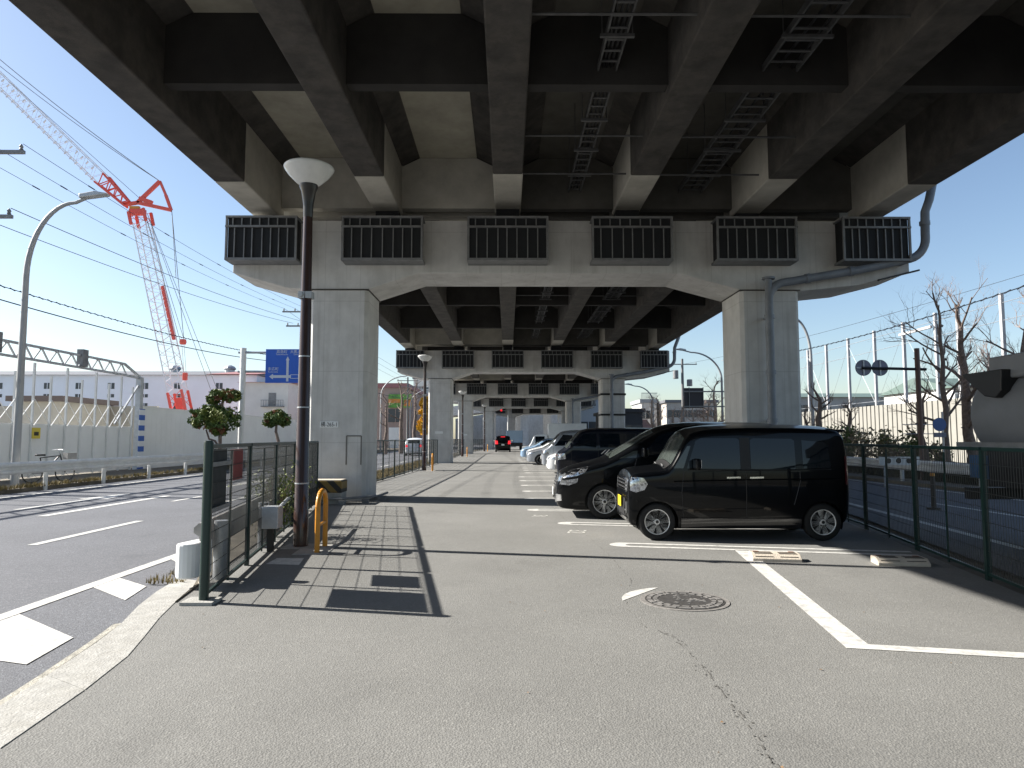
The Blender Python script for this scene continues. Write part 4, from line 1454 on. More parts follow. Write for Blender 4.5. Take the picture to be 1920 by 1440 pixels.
# --- black minivan
vt = [(0, 0.55), (0.02, 0.70), (0.06, 0.82), (0.14, 0.91), (0.35, 1.0), (0.7, 1.10), (0.95, 1.17), (1.02, 1.20), (1.95, 1.72), (2.12, 1.80), (2.4, 1.865), (2.9, 1.90), (3.9, 1.89), (4.4, 1.86), (4.62, 1.80), (4.75, 1.6), (4.84, 1.2), (4.87, 0.9)]
vb = [(0, 0.36), (0.03, 0.25), (0.12, 0.19), (0.4, 0.17), (4.3, 0.18), (4.7, 0.26), (4.87, 0.42)]
vp = [(0, 0.62), (0.04, 0.74), (0.12, 0.83), (0.3, 0.92), (0.6, 0.975), (1.0, 1.0), (4.2, 1.0), (4.6, 0.965), (4.8, 0.9), (4.87, 0.82)]
def make_minivan(loc, rz, label, paint, plate=True, group='vehicles parked nose out under the viaduct', lit=False):
    c = Car('parked_minivan', label, 4.87, 1.83, vt, vb, vp, 1.12, 0.17, 0.10, paint, (0.93, 3.88), 0.335, loc, rz, 'minivan', group, rim=10)
    for f in 'LR':
        c.patch('side_window', [(1.62, 1.20), (2.62, 1.21), (2.62, 1.66), (2.30, 1.70), (2.02, 1.62)], f, GLASS)
        c.patch('quarter_window', [(1.22, 1.17), (1.55, 1.185), (1.58, 1.32), (1.50, 1.31)], f, GLASSL)
        c.patch('side_window', [(2.72, 1.21), (3.68, 1.22), (3.68, 1.66), (2.72, 1.68)], f, GLASS)
        c.patch('side_window', [(3.78, 1.22), (4.6, 1.26), (4.5, 1.60), (3.78, 1.66)], f, GLASS)
        c.line('door_seam', [(1.55, 0.3), (1.48, 0.9), (1.56, 1.17)], f, TRIM)
        c.line('door_seam', [(2.66, 0.28), (2.67, 1.2)], f, TRIM)
        c.line('door_seam', [(3.75, 0.6), (3.73, 1.2)], f, TRIM)
        for x in (2.38, 2.75):
            c.patch('door_handle', [(x, 1.03), (x + 0.2, 1.035), (x + 0.2, 1.07), (x, 1.065)], f, CHROME, 0.008, thick=0.02)
        c.patch('headlight', [(0.10, 0.78), (0.16, 0.87), (0.35, 0.95), (0.62, 1.01), (0.56, 0.90), (0.40, 0.83)], f, LENS, 0.007)
        c.patch('headlight', [(0.06, 0.66), (0.10, 0.735), (0.42, 0.78), (0.40, 0.70), (0.25, 0.645)], f, LENS, 0.007)
        c.patch('tail_light', [(4.62, 0.95), (4.80, 0.95), (4.74, 1.35), (4.62, 1.3)], f, TAIL if lit else TAILR, 0.01)
        c.patch('side_skirt', [(1.32, 0.20), (3.48, 0.20), (3.48, 0.32), (1.32, 0.32)], f, paint, 0.012, thick=0.014)
    for sg in (-1, 1):
        c.patch('headlight', [(sg * 0.42, 0.70), (sg * 0.74, 0.72), (sg * 0.76, 0.87), (sg * 0.46, 0.83)], 'F', LENS, 0.007)
        c.patch('fog_trim', [(sg * 0.52, 0.30), (sg * 0.74, 0.34), (sg * 0.74, 0.46), (sg * 0.60, 0.47)], 'F', CHROME, 0.01, thick=0.015)
    g_ = c.patch('grille', [(-0.40, 0.56), (0.40, 0.56), (0.42, 0.86), (-0.42, 0.86)], 'F', TRIM, 0.004)
    for z in (0.60, 0.66, 0.72, 0.78, 0.84):
        c.patch('grille_bar', [(-0.40, z - 0.013), (0.40, z - 0.013), (0.40, z + 0.013), (-0.40, z + 0.013)], 'F', CHROME, 0.006, thick=0.012, parent=g_)
    c.patch('windshield', [(1.05, -0.72), (1.05, 0.72), (1.93, 0.62), (1.97, 0.0), (1.93, -0.62)], 'T', GLASSL, 0.005)
    c.patch('rear_window', [(-0.66, 1.25), (0.66, 1.25), (0.60, 1.66), (-0.60, 1.66)], 'B', GLASS, 0.005)
    if plate:
        c.patch('number_plate', [(-0.165, 0.40), (0.165, 0.40), (0.165, 0.56), (-0.165, 0.56)], 'F', WHITE, 0.03, thick=0.01)
    if lit:
        for sg in (-1, 1):
            c.patch('tail_light', [(sg * 0.55, 0.9), (sg * 0.83, 0.9), (sg * 0.80, 1.3), (sg * 0.6, 1.3)], 'B', TAIL, 0.012)
        c.patch('brake_light', [(-0.25, 1.70), (0.25, 1.70), (0.25, 1.76), (-0.25, 1.76)], 'B', TAIL, 0.012)
        c.patch('number_plate', [(-0.17, 0.75), (0.17, 0.75), (0.17, 0.92), (-0.17, 0.92)], 'B', WHITE, 0.012)
        c.patch('chrome_lip', [(-0.5, 0.97), (0.5, 0.97), (0.5, 1.01), (-0.5, 1.01)], 'B', CHROME, 0.012)
    else:
        MB().tube([(0.98, -0.55, 1.235), (1.14, 0.0, 1.32)], 0.011, 5).tube([(0.98, 0.05, 1.235), (1.14, 0.6, 1.31)], 0.011, 5).build('wiper', DULLGALV, c.t)
    mirror_pair(c, 1.22, 1.66, paint, 1.1)
    return c
make_minivan(car_origin(0.93, 1.83, 1.88, 13.62, SR), SR, 'black minivan with large slanted headlights parked just behind the small boxy black van', CARB)
make_minivan((-0.55, 84.2, 0), -PI / 2, 'black minivan with lit brake lights stopped far down the lane', CARB, False, None, True)

# --- tall cab-over vans
ht = [(0, 0.55), (0.02, 0.80), (0.06, 0.98), (0.14, 1.07), (0.26, 1.14), (0.34, 1.20), (0.88, 1.80), (1.0, 1.88), (1.25, 1.945), (1.8, 1.98), (4.3, 1.97), (4.52, 1.92), (4.62, 1.7), (4.67, 1.2), (4.695, 0.9)]
hb_ = [(0, 0.36), (0.03, 0.26), (0.12, 0.2), (0.5, 0.19), (4.3, 0.2), (4.695, 0.4)]
hp_ = [(0, 0.80), (0.04, 0.88), (0.12, 0.94), (0.35, 0.985), (0.7, 1.0), (4.2, 1.0), (4.6, 0.96), (4.695, 0.88)]
def make_tall_van(loc, rz, label, paint, roof=None):
    c = Car('parked_van', label, 4.695, 1.695, ht, hb_, hp_, 1.15, 0.13, 0.11, paint, (1.0, 3.57), 0.32, loc, rz, 'van', 'vehicles parked nose out under the viaduct', rim=7)
    for f in 'LR':
        c.patch('side_window', [(0.62, 1.18), (1.52, 1.20), (1.52, 1.72), (1.05, 1.74)], f, GLASS)
        c.patch('side_window', [(1.68, 1.20), (3.05, 1.20), (3.05, 1.74), (1.68, 1.74)], f, GLASS)
        c.patch('side_window', [(3.2, 1.20), (4.4, 1.22), (4.36, 1.72), (3.2, 1.74)], f, GLASS)
        c.line('door_seam', [(0.55, 0.5), (0.55, 1.15)], f, TRIM)
        c.line('door_seam', [(1.6, 0.3), (1.6, 1.75)], f, TRIM)
        c.patch('headlight', [(0.03, 0.72), (0.05, 0.96), (0.30, 0.98), (0.34, 0.76)], f, LENS, 0.007)
        c.patch('tail_light', [(4.55, 0.8), (4.66, 0.8), (4.64, 1.4), (4.55, 1.4)], f, TAILR, 0.01)
    for sg in (-1, 1):
        c.patch('headlight', [(sg * 0.42, 0.72), (sg * 0.72, 0.74), (sg * 0.72, 0.96), (sg * 0.46, 0.94)], 'F', LENS, 0.007)
    c.patch('grille', [(-0.42, 0.76), (0.42, 0.76), (0.44, 0.92), (-0.44, 0.92)], 'F', CHROME, 0.006)
    c.patch('lower_grille', [(-0.5, 0.34), (0.5, 0.34), (0.5, 0.5), (-0.5, 0.5)], 'F', TRIM, 0.006)
    c.patch('windshield', [(0.36, -0.70), (0.36, 0.70), (0.87, 0.60), (0.90, 0), (0.87, -0.60)], 'T', GLASSL, 0.005)
    c.patch('number_plate', [(-0.165, 0.52), (0.165, 0.52), (0.165, 0.68), (-0.165, 0.68)], 'F', WHITE, 0.02, thick=0.01)
    mirror_pair(c, 1.22, 0.5, paint if paint is not CARS else CHROME, 1.1)
    return c
make_tall_van((1.92, 27.9, 0), 0, 'tall navy black van with chrome headlights parked between the first two piers', CARN)
make_tall_van((1.72, 35.6, 0), 0, 'tall silver van parked in front of the second pier', CARS)

# --- low cars
ct = [(0, 0.5), (0.02, 0.62), (0.08, 0.74), (0.2, 0.82), (0.6, 0.93), (0.95, 1.01), (1.04, 1.05), (1.75, 1.42), (1.95, 1.48), (2.3, 1.52), (2.8, 1.52), (3.3, 1.46), (3.55, 1.38), (3.75, 1.15), (3.86, 0.95), (3.9, 0.8)]
cb_ = [(0, 0.34), (0.03, 0.24), (0.12, 0.18), (0.4, 0.17), (3.4, 0.18), (3.75, 0.26), (3.9, 0.4)]
cp = [(0, 0.60), (0.04, 0.72), (0.12, 0.82), (0.3, 0.92), (0.6, 0.975), (1.0, 1.0), (3.1, 1.0), (3.6, 0.96), (3.8, 0.9), (3.9, 0.8)]
def make_hatch(loc, rz, label, paint, group='vehicles parked nose out under the viaduct', tall=1.0, lit=False):
    f_ = lambda z: z if z < 0.9 else 0.9 + (z - 0.9) * tall
    top = [(x, f_(z)) for x, z in ct]
    c = Car('parked_car', label, 3.9, 1.69, top, cb_, cp, f_(0.98), 0.2, 0.10, paint, (0.8, 3.3), 0.30, loc, rz, 'car', group, rim=7)
    for f in 'LR':
        c.patch('side_window', [(1.38, f_(1.03)), (2.28, f_(1.04)), (2.28, f_(1.38)), (2.02, f_(1.40)), (1.80, f_(1.33))], f, GLASS)
        c.patch('side_window', [(2.38, f_(1.04)), (3.2, f_(1.07)), (3.05, f_(1.36)), (2.38, f_(1.39))], f, GLASS)
        c.line('door_seam', [(1.25, 0.3), (1.3, 1.0)], f, TRIM)
        c.line('door_seam', [(2.33, 0.3), (2.33, 1.0)], f, TRIM)
        c.patch('headlight', [(0.06, 0.64), (0.12, 0.75), (0.52, 0.86), (0.48, 0.74), (0.25, 0.66)], f, LENS, 0.007)
        c.patch('tail_light', [(3.62, 0.78), (3.82, 0.78), (3.76, 1.02), (3.62, 1.0)], f, TAIL if lit else TAILR, 0.01)
    for sg in (-1, 1):
        c.patch('headlight', [(sg * 0.36, 0.62), (sg * 0.64, 0.64), (sg * 0.66, 0.75), (sg * 0.42, 0.72)], 'F', LENS, 0.007)
    c.patch('grille', [(-0.34, 0.40), (0.34, 0.40), (0.36, 0.58), (-0.36, 0.58)], 'F', TRIM, 0.006)
    c.patch('windshield', [(1.07, -0.62), (1.07, 0.62), (1.73, 0.54), (1.77, 0), (1.73, -0.54)], 'T', GLASSL, 0.005)
    c.patch('rear_window', [(-0.55, f_(1.08)), (0.55, f_(1.08)), (0.5, f_(1.36)), (-0.5, f_(1.36))], 'B', GLASS, 0.005)
    if lit:
        for sg in (-1, 1):
            c.patch('tail_light', [(sg * 0.5, 0.78), (sg * 0.72, 0.78), (sg * 0.70, 1.0), (sg * 0.54, 1.0)], 'B', TAIL, 0.01)
    mirror_pair(c, f_(1.02), 1.42, paint, 0.9)
    return c
make_hatch((2.75, 20.6, 0), 0, 'dark car mostly hidden behind the black minivan', CARB, tall=1.22)
make_hatch((1.75, 31.6, 0), 0, 'white rounded car parked between the navy and the silver van', CARW, tall=1.25)
make_hatch((1.12, 41.8, 0), 0, 'silver small car with its front wheel showing, parked beyond the silver van', CARS)
make_hatch((1.25, 47.3, 0), 0, 'white small car parked between the silver and the light blue one', CARW, tall=1.05)
make_hatch((0.95, 52.6, 0), 0, 'light blue small car parked beyond the white small one', CARL, tall=1.1)
make_hatch((1.3, 60.2, 0), 0, 'silver blue car at the far end of the parked row', CARL, tall=1.0)
make_hatch((-8.4, 66, 0), -PI / 2, 'white car with red tail lights driving away on the left road', CARW, None, 1.15, True)
# white box truck
t = thing('box_truck', 'small white box truck parked at the far end of the row', 'truck', (1.7, 56.3, 0), 0, 'vehicles parked nose out under the viaduct')
b = MB().prism([(0.0, 0.35), (0.0, 0.95), (0.12, 1.10), (0.42, 1.78), (0.6, 1.88), (1.5, 1.88), (1.5, 0.35)], 'Y', -0.74, 0.74)
b.build('cab', CARW, t, bevel=0.06, segs=3)
MB().add([(0.135, -0.62, 1.15), (0.135, 0.62, 1.15), (0.405, 0.58, 1.755), (0.405, -0.58, 1.755)], [(0, 1, 2, 3)]).build('windshield', GLASSL, t).location = (-0.018, 0, 0.008)
for sg in (-1, 1):
    MB().box((0.5, sg * 0.745 - 0.004, 1.12), (1.25, sg * 0.745 + 0.004, 1.72)).build('side_window', GLASS, t)
    MB().box((-0.012, sg * 0.52 - 0.14, 0.62), (-0.002, sg * 0.52 + 0.14, 0.80)).build('headlight', LENS, t)
MB().box((1.56, -0.85, 0.75), (4.6, 0.85, 2.75)).build('cargo_box', WHITE, t, bevel=0.03)
MB().box((1.2, -0.5, 0.4), (4.5, 0.5, 0.72)).build('chassis', TRIM, t)
for x in (0.75, 3.6):
    for sg in (-1, 1):
        MB().lathe([(0.2, sg * 0.72), (0.32, sg * 0.70), (0.32, sg * 0.55), (0.2, sg * 0.53)], (x, 0, 0.32), 20, 'Y').build('wheel', TYRE, t, smooth=40)

# ------------------------------------------------------------------ left side: hoarding, gate, warehouse
HX = -17.5
t = thing('site_hoarding', 'long plain white hoarding along the far left pavement', 'hoarding')
b = MB()
y = 33.2
while y < 92:
    b.box((HX - 0.04 + (0.006 if int(y * 2) % 2 else 0), y, 0.1), (HX + 0.004, y + 0.496, 3.05))
    y += 0.5
b.build('panel', HOARD, t)
MB().box((HX - 0.08, 33.2, 3.052), (HX + 0.03, 92, 3.10)).build('cap_rail', WHITE, t)
# folding gate: posts, lattice, half-height sheet, overhead truss
t = thing('folding_gate', 'white folding site gate of tall posts and crossed braces under a steel truss', 'gate')
G0, G1 = 15.0, 32.4
posts = []
n = 19
for k in range(n):
    y = G0 + (G1 - G0) * k / (n - 1)
    MB().box((HX - 0.035, y - 0.035, 0.12), (HX + 0.035, y + 0.035, 4.35 if k % 2 else 3.95)).build('gate_post', WHITE, t)
xb = MB()
for k in range(n - 1):
    y0 = G0 + (G1 - G0) * k / (n - 1)
    y1 = G0 + (G1 - G0) * (k + 1) / (n - 1)
    for z0 in (2.0,):
        xb.bar((HX + 0.05, y0, z0), (HX + 0.05, y1, z0 + 1.0), 0.03, 0.012)
        xb.bar((HX + 0.065, y0, z0 + 1.0), (HX + 0.065, y1, z0), 0.03, 0.012)
xb.build('lattice', WHITE, t)
MB().box((HX - 0.07, G0, 0.15), (HX - 0.045, G1, 2.1)).build('gate_sheet', HOARD, t)
tr = MB()
for (dx, z) in ((0, 4.45), (0, 4.95)):
    tr.bar((HX + dx, G0 - 3, z), (HX + dx, 31.6, z), 0.09)
tr.bar((HX, 31.6, 4.95), (HX, 33.0, 4.45), 0.09)
k = 0
y = G0 - 3
while y < 31.2:
    tr.bar((HX, y, 4.45), (HX, y + 0.45, 4.95), 0.05)
    tr.bar((HX, y + 0.45, 4.95), (HX, y + 0.9, 4.45), 0.05)
    y += 0.9
tr.bar((HX, 31.6, 4.45), (HX, 33.0, 4.40), 0.09)
tr.bar((HX, 31.0, 2.2), (HX, 32.9, 4.1), 0.07)
tr.build('truss', GALV, t)
MB().box((HX - 0.12, 32.85, 0.1), (HX + 0.12, 33.12, 4.45)).build('end_column', GALV, t)
for y in (23.4, 28.3):
    MB().box((HX - 0.13, y, 4.5), (HX + 0.13, y + 0.36, 5.2)).build('motor_box', DULLGALV, t)
MB().box((HX + 0.125, 32.8, 0.12), (HX + 0.15, 33.3, 2.95)).build('striped_board', BWS, t)
ys = tag(MB().box((HX + 0.04, 25.6, 1.55), (HX + 0.06, 26.05, 1.95)).build('yellow_notice', mat('notice_yellow', (0.62, 0.5, 0.06), 0.6)), 'small yellow notice on the folding gate', 'sign')
mk = MB().box((HX + 0.061, 25.7, 1.66), (HX + 0.066, 25.95, 1.8))
mk.build('printed_mark', BLACKP, ys)
# low site buildings behind the gate
t = thing('site_shed', 'low beige shed with a dark flat roof behind the folding gate', 'shed', (0, 0, 0))
MB().box((-22.6, 32.0, -0.03), (-20.6, 36.0, 3.25)).build('wall', BEIGE, t)
MB().box((-22.9, 31.7, 3.252), (-20.3, 36.3, 3.5)).build('roof', mat('shed_roof', (0.14, 0.11, 0.10), 0.8), t)
tag(MB().box((-30, 36.5, -0.03), (-18.4, 36.7, 3.25)).build('site_wall', BEIGE), 'beige site wall seen between the gate posts', 'wall')

def facade(name, label, x0, x1, y, depth, z1, wallm, roofm, cols, rows, wsz, roof_h=1.2, cat='warehouse', rooftop=None, flat=False):
    t = thing(name, label, cat, (0, 0, 0))
    MB().box((x0, y, -0.04), (x1, y + depth, z1)).build('wall', wallm, t)
    if flat:
        MB().box((x0 - 0.3, y - 0.3, z1 + 0.002), (x1 + 0.3, y + depth + 0.3, z1 + roof_h)).build('roof', roofm, t)
    else:
        MB().prism([(y - 0.6, z1 + 0.002), (y + depth + 0.6, z1 + 0.002), (y + depth / 2, z1 + roof_h)], 'X', x0 - 0.4, x1 + 0.4).build('roof', roofm, t)
    for cx in cols:
        for (cz, big) in rows:
            ww, hh = wsz
            hh = hh if big else hh * 0.55
            f = MB().box((cx - ww / 2, y - 0.05, cz - hh / 2), (cx + ww / 2, y - 0.004, cz + hh / 2)).build('window', PANE, t)
            MB().box((cx - 0.05, y - 0.07, cz - hh / 2), (cx + 0.05, y - 0.052, cz + hh / 2)).build('mullion', wallm, f)
    return t
WY = 120.0
kx = WY / 1300.0
t = facade('warehouse', 'long pale blue warehouse with a grey roof and columns of small windows', -108, -43.5, WY, 40, 12.5, WALLB, ROOFG, [(px - 952) * kx for px in (-60, 0, 40, 90, 149, 209, 272, 333, 411, 468)], [(10.6, 1), (8.9, 0), (7.1, 1), (5.4, 0), (3.6, 1)], (1.15, 1.05), 2.6)
rp = MB().prism([(WY - 0.62, 12.56), (WY + 19.9, 15.18), (WY + 19.9, 15.22), (WY - 0.66, 12.63)], 'X', -52.0, -43.2).build('roof_patch', ROOFP, t)
for px in (254, 369):
    x = (px - 952) * kx
    MB().lathe([(0.9, 13.9), (0.9, 14.7), (1.2, 15.0), (0.9, 15.4), (0.3, 15.7)], (x, WY + 14, 0), 12).build('roof_vent', GALV, t)
t = facade('warehouse', 'white warehouse wing with a balcony, behind the blue road sign', -43.2, -35.5, 112, 46, 10.6, BUILDW, ROOFP, [(375 + 0 - 952 + 160) * 112 / 1300.0], [(4.3, 1)], (1.2, 1.4), 1.5)
MB().box((-39.6, 111.2, 6.6), (-36.0, 111.95, 6.75)).build('balcony_floor', DULLGALV, t)
bl = MB()
for k in range(10):
    bl.box((-39.55 + 0.39 * k, 111.22, 6.75), (-39.50 + 0.39 * k, 111.27, 7.65))
bl.box((-39.6, 111.2, 7.65), (-36.0, 111.3, 7.72))
bl.build('balcony_rail', DULLGALV, t)
MB().box((-38.6, 111.93, 6.76), (-37.4, 111.997, 8.9)).build('door', DULLGALV, t)

# ------------------------------------------------------------------ crawler crane
def lattice(b, p, q, w0, w1, n, chord=0.14, lace=0.07, only=None):
    p, q = Vector(p), Vector(q)
    d = (q - p).normalized()
    a = d.cross(Vector((0, 1, 0))).normalized()
    c = a.cross(d).normalized()
    def corner(t, i, j):
        wd = w0 + (w1 - w0) * t
        return p.lerp(q, t) + a * i * wd / 2 + c * j * wd / 2
    for i, j in ((-1, -1), (1, -1), (1, 1), (-1, 1)):
        b.bar(corner(0, i, j), corner(1, i, j), chord)
    f = [((-1, -1), (1, -1)), ((1, -1), (1, 1)), ((1, 1), (-1, 1)), ((-1, 1), (-1, -1))]
    for k in range(n):
        t0, t1 = k / n, (k + 1) / n
        for (u, v) in f:
            b.bar(corner(t0, *u), corner((t0 + t1) / 2, *v), lace)
            b.bar(corner((t0 + t1) / 2, *v), corner(t1, *u), lace)
CY = 110.0
t = thing('crawler_crane', 'tall red and white lattice crane with a luffing jib behind the hoarding', 'crane')
cp_ = lambda px, py, dy=0: at(px, py, CY + dy)
A = cp_(347, 800)
Bh = cp_(262, 398)
def along(u):
    return A.lerp(Bh, u)
def seg(name, u0, u1, m, w0=2.3, w1=2.3, n=5, ch=0.2):
    b = MB()
    lattice(b, along(u0), along(u1), w0, w1, n, ch, 0.06)
    b.build(name, m, t)
seg('boom_foot', 0.0, 0.16, RED, 2.2, 2.2, 2, 0.32)
MB().bar(along(0.0), along(0.13), 1.3, 0.8).build('boom_foot_plate', RED, t)
seg('boom_section', 0.16, 0.95, CRANEW, 2.2, 2.0, 16, 0.13)
bb = MB()
a0, a1 = along(0.40) + Vector((1.15, 0, 0)), along(0.65) + Vector((1.1, 0, 0))
bb.bar(a0, a1, 0.5, 0.4)
bb.build('red_boom_side', RED, t)
seg('boom_head', 0.94, 1.0, RED, 2.4, 2.4, 1, 0.4)
hd = MB()
hub = cp_(258, 380)
hd.bar(cp_(244, 398), cp_(272, 398), 0.9)
hd.bar(hub, cp_(300, 340), 0.5)
hd.bar(hub, cp_(321, 394), 0.5)
hd.bar(cp_(262, 372), cp_(285, 380), 0.6)
hd.bar(cp_(232, 384), hub, 0.5)
hd.bar(cp_(300, 340), cp_(312, 368), 0.35)
hd.bar(cp_(311, 366), cp_(321, 394), 0.42)
hd.build('jib_mast', RED, t)
MB().bar(cp_(244, 390), cp_(262, 390), 0.5).build('head_platform', YELLOW, t)
j0, j1 = cp_(240, 384), cp_(-60, 92)
jb = MB()
lattice(jb, j0.lerp(j1, 0.0), j0.lerp(j1, 0.16), 0.9, 1.9, 4, 0.3, 0.12)
jb.build('jib_foot', RED, t)
jb = MB()
lattice(jb, j0.lerp(j1, 0.16), j0.lerp(j1, 1.0), 1.9, 1.9, 16, 0.1, 0.035)
for k in range(24):
    m_ = j0.lerp(j1, 0.2 + 0.033 * k)
    for dz in (-0.9, 0.9):
        jb.bar(m_ + Vector((-0.75, 0, dz - 0.2)), m_ + Vector((-0.35, 0, dz + 0.2)), 0.16)
jb.build('jib', CRANEW, t)
rb = MB()
def rope(b, p, q, r=0.05, sag=0.0, n=12):
    pts = []
    for k in range(n + 1):
        u = k / n
        m_ = Vector(p).lerp(Vector(q), u)
        m_.z -= 4 * sag * u * (1 - u)
        pts.append(m_)
    b.tube(pts, r, 5, False)
rope(rb, cp_(300, 340), cp_(-40, 78), 0.06, 0.6)
rope(rb, cp_(297, 338), cp_(-40, 92), 0.05, 0.6)
rope(rb, cp_(262, 372), cp_(-20, 120), 0.04)
rope(rb, cp_(322, 394), cp_(330, 520), 0.05)
rope(rb, cp_(322, 394), cp_(345, 640), 0.05)
for dx in (0, 8):
    rope(rb, cp_(272, 400), cp_(338 + dx, 640), 0.04)
    rope(rb, cp_(276, 400), cp_(395 + dx * 1.5, 730), 0.04)
rb.build('rope', DULLGALV, t, smooth=True)
MB().lathe([(0, -0.45), (0.45, -0.4), (0.55, 0), (0.45, 0.4), (0, 0.45)], cp_(343, 641), 12).build('hook_ball', RED, t, smooth=True)
MB().cbox(cp_(347, 706), (0.7, 0.5, 1.2)).build('hook_block', RED, t, bevel=0.1)
b = MB()
for dx in (-2, 2):
    rope(b, cp_(343 + dx, 645), cp_(347 + dx, 700), 0.03)
b.build('hoist_line', DULLGALV, t)
c0 = Vector((A.x + 2.0, CY, 0))
MB().box((c0.x - 4, CY - 3.2, 1.2), (c0.x + 4.0, CY + 3.2, 3.0)).build('machinery_deck', RED, t, bevel=0.1)
for sy in (-1, 1):
    MB().box((c0.x - 4.5, CY + sy * 3.0 - 0.6, -0.03), (c0.x + 4.5, CY + sy * 3.0 + 0.6, 1.19)).build('crawler_track', TRIM, t, bevel=0.2)

# ------------------------------------------------------------------ curved street lights
def make_streetlight(label, loc, rz, H=8.3, reach=3.2):
    t = thing('streetlight', label, 'streetlight', loc, rz, 'curved steel streetlights')
    pts = [(0, 0, -0.1), (0, 0, 1.0), (0, 0, H * 0.72)]
    for k in range(1, 13):
        a = PI / 2 * k / 12
        pts.append((reach * (1 - math.cos(a)) * 1.0 * 0.78, 0, H * 0.72 + (H * 0.26) * math.sin(a)))
    pts.append((reach, 0, H + 0.0))
    r = [0.115, 0.112, 0.085] + [0.085 - 0.03 * k / 12 for k in range(1, 13)] + [0.05]
    MB().tube(pts, r, 12).build('pole', PIPEL, t, smooth=True)
    h = MB()
    h.prism([(reach - 0.25, H - 0.07), (reach + 0.55, H + 0.04), (reach + 0.62, H + 0.09), (reach + 0.2, H + 0.16), (reach - 0.25, H + 0.07)], 'Y', -0.14, 0.14)
    h.build('lamp_head', GALV, t, bevel=0.03)
    return t
PIPEL = mat('streetlight_steel', (0.33, 0.34, 0.35), 0.5, 0.2, var=0.1, scale=2)
make_streetlight('tall curved streetlight at the left edge behind the guardrail', (-14.75, 21.0, 0), 0.0, 9.0, 1.8)
make_streetlight('curved streetlight seen left of the second pier', (-14.8, 81.0, 0), 0.0, 9.0, 3.6)
make_streetlight('distant curved streetlight beside the far utility pole on the left', (-14.6, 104.0, 0), 0.0, 9.0, 3.6)
make_streetlight('curved streetlight just right of the nearest right hand column', (17.2, 39.0, 0), PI, 8.6, 1.3)
make_streetlight('curved streetlight reaching over the dark gantry sign', (16.6, 53.5, 0), PI, 8.4, 3.0)
make_streetlight('distant curved streetlight left of the dark gantry sign', (16.4, 78.0, 0), PI, 7.6, 2.6)

# ------------------------------------------------------------------ blue direction sign
t = thing('direction_sign', 'blue direction sign with white arrows, on a white post behind the lamp post', 'road sign', (-13.78, 36, 0))
MB().tube([(0, 0, -0.05), (0, 0, 6.25)], 0.15, 14).build('post', WHITE, t, smooth=True)
for z in (6.02, 5.02):
    MB().tube([(-0.25, -0.02, z), (3.9, -0.02, z)], 0.06, 8).build('arm', GALV, t, smooth=True)
sp = MB().box((1.22, -0.15, 4.42), (3.95, -0.12, 6.18)).build('sign_panel', BLUE, t)
b = MB()
yy = -0.152
def flat(b, poly, y0=-0.153):
    b.prism(poly, 'Y', y0 - 0.003, y0)
flat(b, [(2.30, 4.50), (2.42, 4.50), (2.42, 5.60), (2.46, 5.60), (2.36, 5.80), (2.26, 5.60), (2.30, 5.60)])
flat(b, [(2.298, 4.68), (2.298, 4.82), (1.62, 4.82), (1.62, 4.90), (1.42, 4.75), (1.62, 4.60), (1.62, 4.68)])
flat(b, [(2.422, 4.68), (3.2, 4.68), (3.2, 4.60), (3.4, 4.75), (3.2, 4.90), (3.2, 4.82), (2.422, 4.82)])
b.build('arrow', SIGNW, sp)
for (s_, x, z, size) in (('高島町', 2.05, 5.98, 0.19), ('大黒ふ頭', 2.85, 5.98, 0.19), ('末広町', 1.62, 5.08, 0.19), ('港町', 3.1, 5.08, 0.19)):
    text_mesh('lettering', s_, size, SIGNW, sp, Matrix.Translation((x, yy - 0.002, z)) @ FACE_CAM, 'CENTER')
for (s_, x, z, size) in (('Takashimacho', 2.05, 5.87, 0.11), ('Daikoku', 2.85, 5.87, 0.11), ('Suehirocho', 1.62, 4.96, 0.11)):
    text_mesh('lettering', s_, size, SIGNW, sp, Matrix.Translation((x, yy - 0.002, z)) @ FACE_CAM, 'CENTER')
b = MB()
flat(b, [(2.52, 4.64), (2.95, 4.64), (2.95, 4.86), (2.52, 4.86)], -0.157)
b.build('route_box', SIGNW, sp)
b = MB()
flat(b, [(2.55, 4.67), (2.92, 4.67), (2.92, 4.83), (2.55, 4.83)], -0.161)
b.build('route_box_centre', BLUE, sp)

# ------------------------------------------------------------------ utility poles and wires
CPOLE = mat('concrete_pole', (0.17, 0.17, 0.17), 0.8, var=0.15, scale=2)
def utility_pole(label, x, y, H, arms, extra=None, r=0.16):
    t = thing('utility_pole', label, 'utility pole', (x, y, 0), 0, 'utility poles')
    MB().tube([(0, 0, -0.1), (0, 0, H)], [r, r * 0.65], 12).build('pole', CPOLE, t, smooth=True)
    for (z, w0, w1) in arms:
        a = MB().box((w0, -0.05, z - 0.05), (w1, 0.05, z + 0.05)).build('crossarm', DULLGALV, t)
        for k in range(3):
            xx = w0 + 0.1 + (w1 - w0 - 0.2) * k / 2
            MB().lathe([(0.03, z + 0.05), (0.06, z + 0.09), (0.04, z + 0.13), (0.06, z + 0.17), (0.02, z + 0.24)], (xx, 0, 0), 8).build('insulator', DULLGALV, a, smooth=True)
    if extra:
        for (cx, z, rr, hh) in extra:
            MB().lathe([(0, z), (rr, z + 0.02), (rr, z + hh), (rr * 0.7, z + hh + 0.05), (0, z + hh + 0.06)], (cx, -0.05, 0), 14).build('transformer', DULLGALV, t, smooth=40)
    return t
utility_pole('utility pole at the left picture edge with only its crossarm ends showing', -15.35, 20.0, 11.0, [(10.0, -1.0, 1.05), (8.05, -0.9, 0.8)], [(-0.3, 6.6, 0.3, 0.9)])
